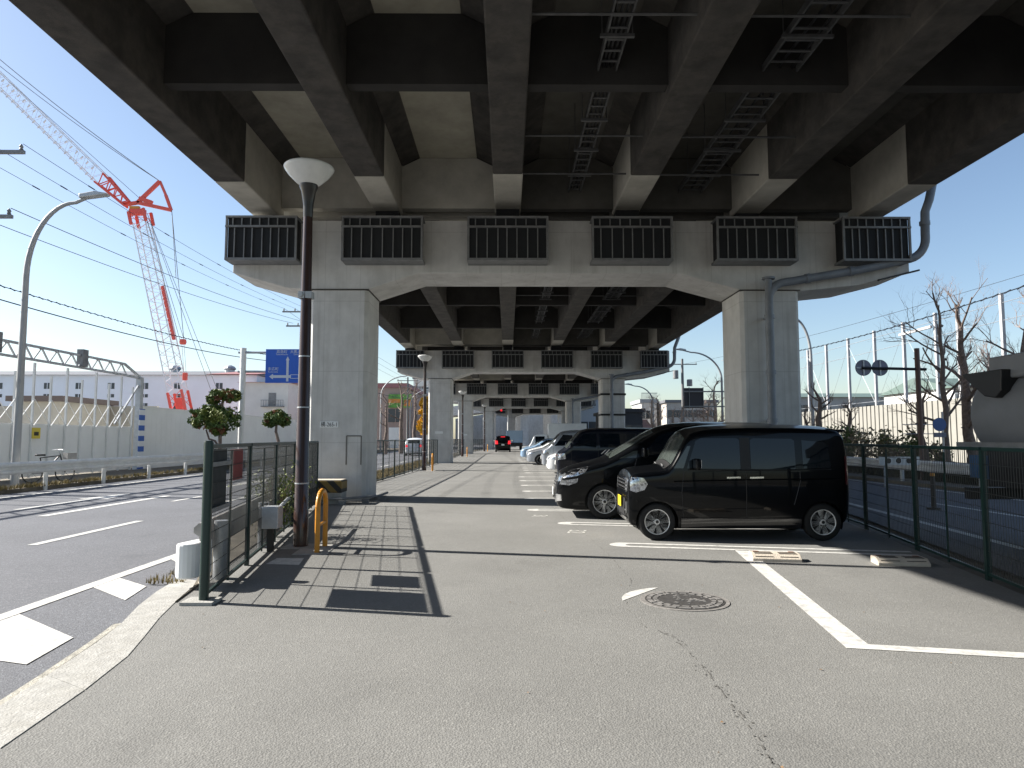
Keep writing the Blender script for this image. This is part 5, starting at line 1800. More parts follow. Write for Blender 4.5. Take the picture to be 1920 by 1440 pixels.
utility_pole('utility pole with two crossarms, half hidden by the nearest lamp post', -14.9, 50.0, 11.2, [(10.75, -1.5, 0.3), (9.7, -1.2, 0.5)])
utility_pole('distant utility pole seen between the first two piers on the left', -14.3, 99.0, 10.3, [(9.8, -1.5, 1.5), (8.9, -1.2, 1.2)])
utility_pole('slim dark pole at the roadside before the brown building', -15.6, 70.0, 6.6, [], None, 0.14)
utility_pole('utility pole with crossarm, drum and wires above the dark gantry sign', 19.0, 75.0, 10.2, [(9.6, -1.6, 1.6)], [(-0.75, 8.0, 0.3, 0.9), (0.75, 7.2, 0.3, 0.7)], 0.2)
utility_pole('farthest utility pole on the left, beyond the golden tree', -15.5, 118.0, 11.0, [(10.4, -1.4, 1.4)])
WIREB = mat('cable_black', (0.012, 0.016, 0.022), 0.5)
def wire(p, q, sag, label, r=0.018, sleeves=0, cat='cable', group='overhead cables on the left', twist=False, m=None):
    b = MB()
    rope(b, p, q, r, sag, 24)
    P_, Q_ = Vector(p), Vector(q)
    for k in range(sleeves):
        u = (k + 0.6) / (sleeves + 0.5)
        m_ = P_.lerp(Q_, u)
        m2 = P_.lerp(Q_, u + 0.012)
        m_.z -= 4 * sag * u * (1 - u)
        m2.z -= 4 * sag * (u + 0.012) * (1 - u - 0.012)
        b.tube([m_, m2], r * 2.4, 6)
    if twist:
        n_ = 70
        for k in range(n_):
            u, v = k / n_, (k + 0.5) / n_
            m_, m2 = P_.lerp(Q_, u), P_.lerp(Q_, v)
            m_.z -= 4 * sag * u * (1 - u) - 0.02
            m2.z -= 4 * sag * v * (1 - v) + 0.02
            b.tube([m_, m2], r * 1.3, 5, False)
    return tag(b.build('overhead_cable', m or WIREB, None, smooth=True), label, cat, group)
for i, dx in enumerate((-0.95, 0.03, 1.0)):
    lab = ('topmost power cable', 'middle power cable', 'lowest power cable of the upper three')[i]
    wire((-15.35 + dx, 20, 10.25), (-14.9 + (-1.4, -0.6, 0.2)[i], 50, 11.0), 0.35, lab + ' crossing the sky over the streetlight', 0.0085, 5)
    wire((-14.9 + (-1.4, -0.6, 0.2)[i], 50, 11.0), (-14.3 + (-1.4, 0, 1.4)[i], 99, 10.0), 0.3, lab + ' between the far utility poles on the left', 0.012)
wire((-15.35, 20, 5.75), (-14.9, 50, 7.0), 0.45, 'thick low telephone cable sagging in front of the warehouse', 0.02)
wire((-15.45, 20, 6.2), (-14.9, 50, 7.3), 0.40, 'twisted low telephone cable just above the thick one', 0.014, twist=True)
wire((-16.2, 20, 8.3), (-15.6, 50, 9.9), 0.3, 'thin upper cable, fainter than the power cables', 0.012)
wire((-14.6, 20, 8.3), (-14.4, 50, 9.9), 0.3, 'thin lower cable, fainter than the power cables', 0.012)
wire((-14.9, 50, 7.0), (-14.3, 99, 7.2), 0.5, 'telephone cable between the far utility poles on the left', 0.03)
wire((15.2, 13.5, 6.3), (16.6, 53.5, 7.6), 0.75, 'thick twisted cable sweeping across the sky above the net posts', 0.018, group='overhead cables on the right', twist=True, m=GALV)
wire((24.2, 30.0, 9.2), (19.0, 75, 9.6), 0.4, 'thin wire running to the far utility pole on the right', 0.012, group='overhead cables on the right')

# ------------------------------------------------------------------ bicycle behind the guardrail
t = thing('bicycle', 'dark bicycle standing behind the guardrail before the folding gate', 'bicycle', (-15.2, 23.2, 0.10), R(62))
fr = MB()
for (p, q) in (((-0.5, 0.33), (-0.18, 0.33)), ((-0.18, 0.33), (-0.28, 0.82)), ((-0.28, 0.82), (0.33, 0.88)), ((0.33, 0.88), (-0.18, 0.33)), ((-0.5, 0.33), (-0.26, 0.72)), ((0.33, 0.95), (0.53, 0.33))):
    fr.tube([(p[0], 0, p[1]), (q[0], 0, q[1])], 0.02, 6)
fr.build('frame', TRIM, t, smooth=True)
for x in (-0.5, 0.53):
    wv = MB()
    ring = [(x + 0.31 * math.cos(2 * PI * k / 24), 0, 0.33 + 0.31 * math.sin(2 * PI * k / 24)) for k in range(25)]
    wv.tube(ring, 0.02, 6, False)
    for k in range(8):
        a = 2 * PI * k / 8
        wv.tube([(x, 0, 0.33), (x + 0.3 * math.cos(a), 0, 0.33 + 0.3 * math.sin(a))], 0.004, 3, False)
    wv.build('wheel', TRIM, t, smooth=True)
MB().tube([(0.33, 0, 0.9), (0.30, 0, 1.05), (0.36, 0.0, 1.08)], 0.015, 6).tube([(0.26, -0.3, 1.06), (0.36, -0.1, 1.08), (0.36, 0.1, 1.08), (0.26, 0.3, 1.06)], 0.015, 6).build('handlebar', GALV, t, smooth=True)
MB().prism([(-0.42, -0.07), (-0.12, -0.02), (-0.12, 0.02), (-0.42, 0.07)], 'Z', 0.88, 0.94).build('saddle', TRIM, t, bevel=0.015)
MB().cbox((0.66, 0, 0.86), (0.3, 0.3, 0.22)).build('basket', DULLGALV, t)

# ------------------------------------------------------------------ trees
def leaves(b, centre, rad, n, size, squash=1.0, rnd=random):
    c = Vector(centre)
    for k in range(n):
        d = Vector((rnd.gauss(0, 1), rnd.gauss(0, 1), rnd.gauss(0, 1))).normalized()
        r = rad * (0.55 + 0.5 * rnd.random() ** 0.6)
        p = c + Vector((d.x * r, d.y * r, d.z * r * squash))
        leaf(b, p, size * rnd.uniform(0.6, 1.3), rnd)
def leaf(b, p, s, rnd=random):
    u = Vector((rnd.gauss(0, 1), rnd.gauss(0, 1), rnd.gauss(0, 1))).normalized()
    v = u.orthogonal().normalized()
    q = Quaternion(u, rnd.uniform(0, 6.28))
    v = q @ v
    w_ = u.cross(v)
    b.add([p - v * s, p + w_ * s * 0.45, p + v * s, p - w_ * s * 0.45], [(0, 1, 2, 3)])
def topiary(label, x, y, trunk, blobs, seed, leaf_size=0.085):
    rnd = random.Random(seed)
    t = thing('topiary_tree', label, 'tree', (x, y, 0.08))
    b = MB()
    for pts, r0, r1 in trunk:
        b.tube(pts, [r0 + (r1 - r0) * k / (len(pts) - 1) for k in range(len(pts))], 8)
    b.build('trunk', BARK, t, smooth=True)
    g, rr, yy = MB(), MB(), MB()
    for (cx, cy, cz, rad, sq, red) in blobs:
        for k in range(34):
            d = Vector((rnd.gauss(0, 1), rnd.gauss(0, 1), rnd.gauss(0, 1))).normalized()
            p = Vector((cx + d.x * rad * rnd.uniform(0.6, 1.05), cy + d.y * rad * rnd.uniform(0.6, 1.05), cz + d.z * rad * sq * rnd.uniform(0.6, 1.05)))
            pick = rnd.random()
            tgt = rr if pick < red * 0.6 else (yy if pick < red * 0.6 + 0.3 else g)
            leaves(tgt, p, rad * rnd.uniform(0.18, 0.42), 65, leaf_size, 0.8, rnd)
    g.build('crown', LEAF, t, recalc=False)
    yy.build('bright_leaves', LEAFY, t, recalc=False)
    rr.build('rusty_leaves', LEAFR, t, recalc=False)
    return t
topiary('cloud pruned tree with rusty leaf tips left of the blue road sign', -14.4, 34.2,
        [([(0.25, 0, 0), (0.3, 0, 1.0), (0.28, 0, 2.0), (0.35, 0, 3.2), (0.5, 0, 3.7)], 0.11, 0.06), ([(0.28, 0, 1.0), (0.05, 0, 1.35), (-0.25, 0, 1.45), (-0.4, 0, 1.9)], 0.06, 0.04)],
        [(-0.5, 0, 2.5, 0.72, 0.7, 0.05), (0.4, 0, 2.4, 0.8, 0.65, 0.12), (-0.05, 0, 2.75, 0.6, 0.5, 0.04), (0.2, 0, 3.6, 0.5, 0.55, 0.1), (0.75, 0, 3.6, 0.42, 0.7, 0.65), (-0.15, 0, 3.35, 0.3, 0.6, 0.02), (0.2, 0, 1.85, 0.35, 0.5, 0.8)], 11)
topiary('small round pruned tree under the blue road sign', -14.6, 44.0,
        [([(0.1, 0, 0), (0.15, 0, 1.2), (-0.05, 0, 1.9), (0.0, 0, 2.5)], 0.13, 0.07)],
        [(0, 0, 2.75, 0.7, 0.55, 0.06), (0.35, 0, 2.55, 0.5, 0.6, 0.12), (-0.4, 0, 2.55, 0.45, 0.6, 0.03), (0.05, 0, 3.05, 0.4, 0.5, 0.2)], 12)
def branchy(b, tw, p, d, L, r, depth, rnd, knob=0.0, spread=0.55, up=0.35, nmin=2, nmax=4, twigs=True):
    pts = [p]
    q = p.copy()
    dd = d.copy()
    n = 4
    for k in range(n):
        dd = (dd + Vector((rnd.gauss(0, 0.13), rnd.gauss(0, 0.13), rnd.gauss(0.04, 0.08)))).normalized()
        q = q + dd * L / n
        pts.append(q.copy())
    r1 = r * 0.62
    tgt = b if r > 0.02 else tw
    tgt.tube(pts, [r + (r1 - r) * k / n for k in range(n + 1)], 7 if r > 0.04 else 4)
    if knob and depth <= 1 and rnd.random() < 0.5:
        kk = min(knob, r * 1.5) * 0.9
        b.lathe([(0, -kk), (kk * 0.8, -kk * 0.5), (kk, 0), (kk * 0.7, kk * 0.7), (0, kk)], q, 7)
    if depth == 0:
        return
    for k in range(rnd.randint(nmin, nmax)):
        u = rnd.uniform(0.45, 1.0)
        i = min(n - 1, int(u * n))
        s = pts[i].lerp(pts[i + 1], u * n - i)
        side = dd.orthogonal().normalized()
        side = Quaternion(dd, rnd.uniform(0, 6.28)) @ side
        nd = (dd * (1 - spread) + side * spread + Vector((0, 0, up * 0.4))).normalized()
        branchy(b, tw, s, nd, L * rnd.uniform(0.5, 0.75), r1 * rnd.uniform(0.5, 0.75), depth - 1, rnd, knob, spread, up, nmin, nmax)
def bare_tree(label, x, y, H, r, seed, depth=4, knob=0.0, lean=0.0, spread=0.5, first=0.45, nlimb=5, group='bare pruned trees on the right', name='bare_tree', m=None):
    rnd = random.Random(seed)
    t = thing(name, label, 'tree', (x, y, 0.08), 0, group)
    b, br, tw = MB(), MB(), MB()
    n = 7
    pts = []
    for k in range(n + 1):
        u = k / n
        pts.append(Vector((lean * u * H + rnd.gauss(0, 0.05) * (k > 0), rnd.gauss(0, 0.05) * (k > 0), u * H)))
    b.tube(pts, [r * (1.15 - 0.75 * k / n) for k in range(n + 1)], 10)
    for k in range(6):
        u = rnd.uniform(0.1, 0.9)
        i = int(u * n)
        b.lathe([(0, -0.06), (r * 0.5, 0), (0, 0.06)], pts[i] + Vector((r * 0.8 * rnd.choice((-1, 1)), 0, rnd.uniform(0, H / n))), 6)
    b.build('trunk', m or BARK, t, smooth=True)
    for k in range(nlimb):
        u = first + (1 - first) * (k + rnd.random()) / nlimb
        u = min(u, 0.999)
        i = int(u * n)
        s = pts[i].lerp(pts[i + 1], u * n - i)
        a = rnd.uniform(0, 6.28)
        d = Vector((math.cos(a), math.sin(a), rnd.uniform(0.35, 0.9))).normalized()
        branchy(br, tw, s, d, H * rnd.uniform(0.14, 0.26), r * (1.1 - 0.7 * u) * 0.5, depth - 1, rnd, knob, spread)
    branchy(br, tw, pts[-1] - Vector((0, 0, 0.02)), Vector((rnd.gauss(0, 0.2), rnd.gauss(0, 0.2), 1)).normalized(), H * 0.16, r * 0.38, min(3, depth - 1), rnd, knob, spread)
    br.build('limbs', m or BARK, t, recalc=False, smooth=True)
    if tw.v:
        tw.build('twigs', TWIG, t, recalc=False)
    return t
# placed from the sight lines of their trunks, on the verge beyond the right guardrail
def rx(px, Y):
    return (px - 952) * Y / 1300.0
bare_tree('tall bare tree with a straight trunk next to the round sign backs', rx(1776, 25.0), 25.0, 5.9, 0.12, 21, 4, 0.0, -0.012, 0.5, 0.3, 14)
bare_tree('thick bare tree with a forked base, left of the tank truck', rx(1818, 26.5), 26.5, 5.8, 0.2, 22, 5, 0.04, -0.02, 0.4, 0.3, 10)
bare_tree('wide bare tree with pale grey branches above the tank truck', rx(1862, 29.0), 29.0, 4.4, 0.19, 23, 5, 0.03, 0.01, 0.4, 0.3, 13, m=mat('grey_bark', (0.17, 0.155, 0.17), 0.9, var=0.3, scale=8))
bare_tree('bare tree at the right picture edge', rx(1935, 23.5), 23.5, 5.2, 0.15, 24, 5, 0.03, 0.0, 0.4, 0.4, 9)
bare_tree('stubby pollard with two upright arms right of the column', rx(1538, 34.0), 34.0, 3.4, 0.2, 25, 3, 0.08, 0.0, 0.28, 0.7, 5)
bare_tree('stubby dark pollard behind the roof of the near van', rx(1592, 33.0), 33.0, 2.7, 0.15, 26, 4, 0.05, 0.01, 0.45, 0.5, 7)
bare_tree('small bare tree close to the right hand column', rx(1512, 37.0), 37.0, 2.6, 0.14, 27, 3, 0.05, -0.02, 0.5, 0.4, 6)
bare_tree('leaning bare trunk just behind the sign post', rx(1736, 26.0), 26.0, 2.8, 0.15, 28, 3, 0.0, -0.05, 0.5, 0.5, 4)
rt = random.Random(77)
fl = ['far bare tree directly below the gantry sign', 'far bare tree left of the gantry sign', 'far bare tree with a knobbly crown between the streetlights', 'far bare tree near the small tiled house', 'far bare tree tight against the nearest right hand column', 'far bare tree behind the lower gantry beams', 'far yellowish bare tree right of the gantry sign', 'far reddish bare tree in the middle of the far row']
for i, px in enumerate((1300, 1262, 1238, 1222, 1342, 1318, 1330, 1280)):
    Y = 58 + rt.uniform(-6, 16)
    bare_tree(fl[i], rx(px, Y), Y, rt.uniform(3.6, 5.2), 0.16, 40 + i, 5, 0.05, rt.uniform(-0.02, 0.02), 0.55, 0.3, 9, 'far bare trees along the right road', m=mat('reddish_bark', (0.34, 0.26, 0.21), 0.9, var=0.3, scale=5))
for i, (px, Y, H, r) in enumerate(((724, 66, 5.0, 0.16), (753, 68, 6.0, 0.2), (778, 90, 7.5, 0.25))):
    bare_tree(('knobbly bare trunk beside the left streetlight', 'bare trunk with twigs in front of the banner building', 'far dark bare tree next to the golden tree')[i], rx(px, Y), Y, H, r, 60 + i, 3, 0.05, 0.0, 0.4, 0.5, 5, 'bare pruned trees on the left')
def shrub(label, x, y, H, Rr, seed, n=900, m=None, m2=None, size=0.09, stems=9, mix=0.35, group='leafy shrubs along the right verge', name='shrub'):
    rnd = random.Random(seed)
    t = thing(name, label, 'shrub', (x, y, 0.06), 0, group)
    st, g, g2 = MB(), MB(), MB()
    for k in range(stems):
        a = rnd.uniform(0, 6.28)
        e = Vector((math.cos(a) * Rr * rnd.uniform(0.2, 0.9), math.sin(a) * Rr * rnd.uniform(0.2, 0.9), H * rnd.uniform(0.7, 1.0)))
        mid = e * 0.5 + Vector((rnd.gauss(0, 0.06), rnd.gauss(0, 0.06), 0))
        st.tube([Vector((e.x * 0.15, e.y * 0.15, 0)), mid, e], [0.022, 0.015, 0.006], 5)
        for q in range(n // stems):
            u = 0.25 + 0.75 * rnd.random()
            p = (mid * (2 * u) if u < 0.5 else mid.lerp(e, (u - 0.5) * 2)) + Vector((rnd.gauss(0, 0.16), rnd.gauss(0, 0.16), rnd.gauss(0, 0.12)))
            leaf(g2 if rnd.random() < mix else g, p, size * rnd.uniform(0.6, 1.3), rnd)
    st.build('stems', TWIG, t, recalc=False)
    g.build('foliage', m or LEAF, t, recalc=False)
    g2.build('bright_foliage', m2 or LEAFY, t, recalc=False)
    return t
OLIVE = mat('leaf_olive', (0.13, 0.135, 0.06), 0.6, var=0.4, scale=4)
SAND = mat('leaf_sandy', (0.26, 0.21, 0.14), 0.7, var=0.4, scale=4)
shrub('dark green shrub just behind the near van roof', rx(1578, 31), 31, 2.0, 0.75, 1, 1500, LEAF, OLIVE)
shrub('sparse upright shrub with brown twigs left of the sandy one', rx(1617, 30), 30, 2.0, 0.5, 2, 700, SAND, OLIVE, stems=14)
shrub('pale olive shrub against the noise wall, centre of the row', rx(1664, 28.5), 28.5, 1.9, 0.65, 3, 1200, OLIVE, SAND)
shrub('sandy coloured shrub right of the pale olive one', rx(1692, 28), 28, 1.5, 0.45, 4, 700, SAND, OLIVE)
shrub('green shrub beside the dark sign post', rx(1716, 26.5), 26.5, 1.7, 0.5, 5, 1000, LEAF, OLIVE)
shrub('thin grey shrub beneath the small blue round sign', rx(1757, 26), 26, 1.4, 0.35, 6, 500, SAND, LEAF, stems=12)
shrub('green shrub low beside the right hand column', rx(1565, 34), 34, 1.5, 0.6, 7, 900, LEAF, OLIVE)
WEED = mat('weed_leaf', (0.16, 0.20, 0.05), 0.6, var=0.4, scale=5)
shrub('lime green weeds behind the near mesh fence', -3.72, 11.2, 0.95, 0.4, 8, 1100, WEED, LEAFY, 0.035, 12, 0.4, None, 'weed')
shrub('lime green weeds by the fence close to the lamp post', -4.05, 12.6, 0.85, 0.4, 9, 900, WEED, LEAFY, 0.035, 12, 0.4, None, 'weed')
t = topiary('golden ginkgo tree behind the second lamp post', rx(797, 100), 100, [([(0, 0, 0), (0, 0, 2.5), (0, 0, 6.5)], 0.2, 0.06)], [(0, 0, 3.2, 1.0, 1.1, 0), (0.1, 0, 4.8, 1.0, 1.1, 0), (0, 0, 6.4, 0.7, 1.3, 0)], 31, 0.26)
for c_ in t.children:
    if 'leaves' in c_.name or 'crown' in c_.name:
        c_.data.materials.clear()
        c_.data.materials.append(LEAFG)
# hedge strip and grass, uncountable
def tufts(name, area, n, size, m, seed, z=0.10, kind='stuff', h=1.0):
    rnd = random.Random(seed)
    b = MB()
    x0, y0, x1, y1 = area
    for k in range(n):
        u = rnd.random() ** 1.6
        y = y0 + (y1 - y0) * u
        x = x0 + (x1 - x0) * rnd.random()
        for q in range(3):
            a = rnd.uniform(0, 6.28)
            s = size * rnd.uniform(0.4, 1.3)
            dx, dy = math.cos(a) * s * 0.5, math.sin(a) * s * 0.5
            b.add([(x - dy * 0.2, y + dx * 0.2, z), (x + dy * 0.2, y - dx * 0.2, z), (x + dx, y + dy, z + s * h)], [(0, 1, 2)])
    return tag(b.build(name, m, recalc=False), kind=kind)
tag(tufts('grass', (-14.6, 12, -14.1, 60), 2600, 0.13, GRASS, 1), 'dry grass along the foot of the left guardrail', 'grass')
tag(tufts('grass', (-5.9, 18.5, -4.75, 60), 9000, 0.14, GRASS, 2, 0.0), 'dry yellow grass behind the far left mesh fence', 'grass')
tag(tufts('grass', (-3.9, 7.6, -3.5, 8.2), 80, 0.06, GRASS, 4, 0.0), 'few dry tufts by the end of the guardrail', 'grass')
tag(tufts('hedge', (14.5, 18, 16.5, 64), 5000, 0.55, mat('hedge_dark', (0.035, 0.04, 0.022), 0.8, var=0.5, scale=2), 3, 0.05), 'dark low hedge along the foot of the noise wall', 'hedge')
# fallen leaves
rnd = random.Random(9)
b = MB()
for k in range(40):
    x, y = rnd.uniform(-3.0, 4.2), 2.5 + 14 * rnd.random() ** 1.3
    s = rnd.uniform(0.005, 0.013)
    a = rnd.uniform(0, 6.28)
    b.add([(x + s * math.cos(a), y + s * math.sin(a), 0.006), (x + s * math.cos(a + 1.6), y + s * math.sin(a + 1.6), 0.012), (x - s * math.cos(a), y - s * math.sin(a), 0.006), (x - s * math.cos(a + 1.6), y - s * math.sin(a + 1.6), 0.009)], [(0, 1, 2, 3)])
tag(b.build('litter', mat('litter_brown', (0.22, 0.13, 0.06), 0.8, var=0.4, scale=20)), 'small dry leaves and crumbs scattered over the asphalt', 'litter', kind='stuff')

# ------------------------------------------------------------------ right side: wall, net posts, signs
t = thing('noise_wall', 'long pale ribbed noise wall beyond the right road', 'wall')
b = MB()
y = 12.0
i = 0
while y < 80:
    b.box((28.0 + (0.07 if i % 2 else 0.0), y, -0.04), (28.16, y + 0.299, 4.05))
    y += 0.3
    i += 1
b.build('ribbed_panels', NOISEW, t)
NX = 30.5
NS = NX / 18.5
NETP = mat('net_post_paint', (0.40, 0.40, 0.41), 0.6, var=0.15, scale=2)
t = thing('ball_net', 'tall steel net frame of white posts above the noise wall', 'net fence')
nps = []
for px in (1966, 1893, 1808, 1765, 1703, 1647, 1597, 1555, 1520, 1490, 1465):
    Y = NX * 1300.0 / (px - 952)
    nps.append(Y)
    MB().box((NX - 0.11, Y - 0.11, -0.04), (NX + 0.11, Y + 0.11, 10.5)).build('net_post', NETP, t, bevel=0.03)
MB().box((NX - 0.1, nps[4] - 0.3, 9.3), (NX + 0.1, nps[3] + 0.3, 9.6)).build('top_beam', WHITE, t) if False else None
MB().bar((NX - 0.3, nps[4], 9.5), (NX - 0.3, nps[3], 9.5), 0.18).build('top_beam', NETP, t)
b = MB()
for z in (9.9, 8.8, 4.6):
    for i in range(len(nps) - 1):
        b.tube([(NX - 0.02, nps[i], z), (NX - 0.02, nps[i + 1], z)], 0.02, 4, False)
for i in range(0, len(nps) - 1):
    b.tube([(NX, nps[i], 9.8), (NX, nps[i + 1], 4.2)], 0.012, 4, False)
    if i % 2:
        b.tube([(NX, nps[i + 1], 9.8), (NX, nps[i], 4.2)], 0.012, 4, False)
b.build('guy_wire', GALV, t)
t = thing('round_sign', 'two round traffic signs seen from behind, side by side on one dark arm', 'road sign', (rx(1727, 24.4), 24.4, 0))
MB().tube([(0, 0, -0.05), (0, 0, 4.75)], 0.085, 12).build('post', mat('post_brown', (0.10, 0.055, 0.045), 0.5), t, smooth=True)
MB().tube([(0.3, 0, 4.0), (-1.98, 0, 4.05)], 0.05, 8).build('arm', TRIM, t, smooth=True)
SB_ = mat('sign_back', (0.16, 0.17, 0.23), 0.5, 0.2, var=0.2, scale=6)
for x in (-1.9, -1.31):
    d = MB().lathe([(0, 0.05), (0.29, 0.05), (0.29, 0.07), (0, 0.07)], (x, 0, 4.06), 28, 'Y').build('sign_disc', SB_, t)
    MB().box((x - 0.025, 0.02, 3.8), (x + 0.025, 0.048, 4.32)).build('bracket', GALV, d)
    MB().box((x - 0.26, 0.02, 4.03), (x + 0.26, 0.047, 4.08)).build('bracket', GALV, d)
t = thing('round_sign', 'small blue round sign with a plate below, by the straight bare trunk', 'road sign', (rx(1763, 24.6), 24.6, 0))
MB().tube([(0.15, 0.05, 0), (0.15, 0.05, 2.5)], 0.035, 8).build('post', GALV, t, smooth=True)
MB().lathe([(0, -0.02), (0.24, -0.02), (0.24, 0.0), (0, 0.0)], (0, 0, 2.05), 24, 'Y').build('sign_disc', mat('sign_blue_back', (0.03, 0.10, 0.30), 0.4), t)
MB().box((-0.22, -0.02, 1.60), (0.22, 0.0, 1.76)).build('plate', SB_, t)
for z in (2.05, 1.72):
    MB().tube([(-1.3, 0.03, z), (0.2, 0.03, z)], 0.015, 6).build('strut', GALV, t)
t = facade('long_building', 'long low building with a teal roof behind the noise wall', 48, 90, 74, 14, 7.0, BUILDW, TEALR, [50 + 2.2 * k for k in range(17)], [(6.0, 1)], (1.3, 1.1), 1.6, 'building')
# pale sign board on the right guardrail
t = thing('road_board', 'small white board with dark marks on the right guardrail', 'sign', (rx(1690, 22.0), 22.0, 0))
MB().box((-0.75, -0.03, 0.72), (0.55, -0.0, 0.98)).build('panel', WHITE, t)
b = MB()
for k in range(3):
    b.lathe([(0.05, -0.036), (0.085, -0.036), (0.085, -0.031), (0.05, -0.031)], (-0.45 + 0.32 * k, 0, 0.85), 12, 'Y')
b.build('printed_mark', BLACKP, t)
MB().box((-0.6, -0.02, 0.0), (-0.54, -0.0, 0.72)).box((0.34, -0.02, 0.0), (0.40, -0.0, 0.72)).build('leg', GALV, t)
t = thing('delineator_post', 'short dark post with an orange cap beyond the right fence', 'bollard', (rx(1745, 15.5), 15.5, 0))
MB().lathe([(0.14, -0.02), (0.14, 0.03), (0.05, 0.05), (0.045, 0.72)], n=12).build('post', TRIM, t, smooth=40)
MB().lathe([(0.05, 0.722), (0.05, 0.78), (0.02, 0.8)], n=12).build('cap', YELLOW, t, smooth=True)

# gantry sign seen from behind, far right
t = thing('gantry_sign', 'dark back of a gantry road sign between the second and the nearest right columns', 'road sign', (0, 0, 0))
gy = 50.0
gx0, gx1 = rx(1284, gy), rx(1319, gy)
MB().box((gx0, gy, 3.75), (gx1, gy + 0.06, 5.2)).build('sign_panel', mat('sign_dark_back', (0.03, 0.028, 0.035), 0.6), t)
fr = MB()
for z in (3.85, 4.93):
    fr.bar((gx0 - 0.05, gy - 0.1, z), (rx(1400, gy), gy - 0.1, z), 0.09)
for x in (gx0 + 0.35, gx1 + 0.02):
    fr.bar((x, gy - 0.04, 3.75), (x, gy - 0.04, 5.25), 0.05)
fr.build('frame', DULLGALV, t)
MB().tube([(rx(1400, gy), gy - 0.1, 0), (rx(1400, gy), gy - 0.1, 5.6)], 0.14, 10).build('post', DULLGALV, t, smooth=True)

# ------------------------------------------------------------------ tank truck on the right road
t = thing('tank_truck', 'grey tank truck parked on the right road behind the mesh fence', 'truck', (0, 0, 0))
TX, TZ, TR = 8.15, 1.92, 0.80
YE = 10.9
prof = []
for k in range(9):
    a = PI / 2 * k / 8
    prof.append((TR * math.sin(a), YE + 0.42 * math.cos(a)))
prof.append((TR, 3.2))
for k in range(1, 9):
    a = PI / 2 * (1 - k / 8)
    prof.append((TR * math.sin(a), 3.2 - 0.42 * math.cos(a)))
MB().lathe(prof, (TX, 0, TZ), 36, 'Y').build('tank', TANK, t, smooth=50)
b = MB()
for y in (8.8, 6.8, 4.8):
    b.lathe([(TR + 0.0, y), (TR + 0.025, y + 0.005), (TR + 0.025, y + 0.07), (TR + 0.0, y + 0.075)], (TX, 0, TZ), 36, 'Y')
b.build('tank_band', TANK, t, smooth=30)
MB().prism([(3.0, 2.45), (10.62, 2.45), (10.62, 2.80), (3.0, 2.86)], 'X', TX - 0.72, TX + 0.72).build('top_box', TANK, t, bevel=0.03)
h = MB()
h.prism([(10.15, 2.58), (11.05, 2.58), (11.0, 2.52), (10.55, 2.20), (10.3, 2.16), (10.18, 2.26)], 'X', TX - 0.86, TX - 0.4)
h.build('hopper', TRIM, t, bevel=0.015)
MB().box((TX - 1.0, 2.5, 1.38), (TX + 1.0, 11.05, 1.50)).build('side_rail', DULLGALV, t)
MB().box((TX - 0.95, 2.5, 0.85), (TX + 0.95, 10.6, 1.37)).build('chassis', TRIM, t)
MB().box((TX - 1.02, 5.0, 0.45), (TX - 0.97, 9.2, 0.84)).build('side_guard', TRIM, t)
for y in (9.2, 7.9, 4.0):
    for x in (TX - 1.0, TX + 0.7):
        o = MB().lathe([(0.28, x), (0.46, x + 0.0), (0.5, x + 0.05), (0.5, x + 0.25), (0.46, x + 0.3), (0.28, x + 0.3)], (0, y, 0.5), 28, 'X').build('wheel', TYRE, t, smooth=40)
        MB().lathe([(0.0, x + 0.06), (0.1, x + 0.02), (0.1, x + 0.08), (0.27, x + 0.04), (0.28, x + 0.1)], (0, y, 0.5), 20, 'X').build('rim', DULLGALV, o, smooth=40)
MB().box((TX - 1.0, 10.4, 0.95), (TX - 0.75, 10.75, 1.30)).build('blue_box', mat('box_blue', (0.03, 0.10, 0.22), 0.5), t)
MB().box((TX - 1.0, 10.75, 0.62), (TX + 1.0, 10.9, 0.80)).build('rear_bumper', TRIM, t)

# ------------------------------------------------------------------ far background
t = facade('brown_building', 'brown flat roofed building with a green and orange banner on the left', rx(690, 105), rx(762, 105), 105, 25, 9.2, BUILDB, ROOFP, [rx(742, 105)], [(5.0, 1)], (2.2, 2.0), 0.7, 'building', None, True)
bp = MB().box((rx(729, 105), 104.7, 6.2), (rx(772, 105), 104.95, 8.2)).build('banner', mat('banner_green', (0.12, 0.32, 0.06), 0.6, var=0.5, scale=0.8), t)
MB().box((rx(729, 105), 104.68, 6.9), (rx(751, 105), 104.698, 7.5)).box((rx(758, 105), 104.68, 6.4), (rx(772, 105), 104.698, 7.4)).build('banner_stripe', mat('banner_orange', (0.55, 0.22, 0.04), 0.6, var=0.4, scale=0.9), bp)
MB().box((rx(730, 105), 104.9, 0), (rx(750, 105), 104.98, 3.2)).build('shutter', HOARD, t)
facade('apartment_block', 'white apartment block far behind the golden tree', rx(775, 180), rx(830, 180), 180, 20, 17, BUILDW, ROOFG, [rx(p, 180) for p in (790, 806, 820)], [(14, 1), (10.5, 1), (7, 1), (3.5, 1)], (2.6, 1.6), 0.8, 'building', None, True)
facade('office_block', 'blue grey office with wide dark windows seen between the second and third right columns', rx(1085, 110), rx(1128, 110), 110, 18, 10.5, mat('office_blue', (0.34, 0.40, 0.48), 0.7), ROOFG, [rx(1103, 110)], [(7.9, 1), (3.0, 1)], (2.4, 2.4), 0.6, 'building', None, True)
t = facade('dark_building', 'dark clad building right of the second right column', rx(1150, 80), rx(1205, 80), 80, 16, 4.6, DARKBLD, DARKBLD, [rx(1185, 80)], [(2.5, 1)], (2.2, 1.2), 0.4, 'building', None, True)
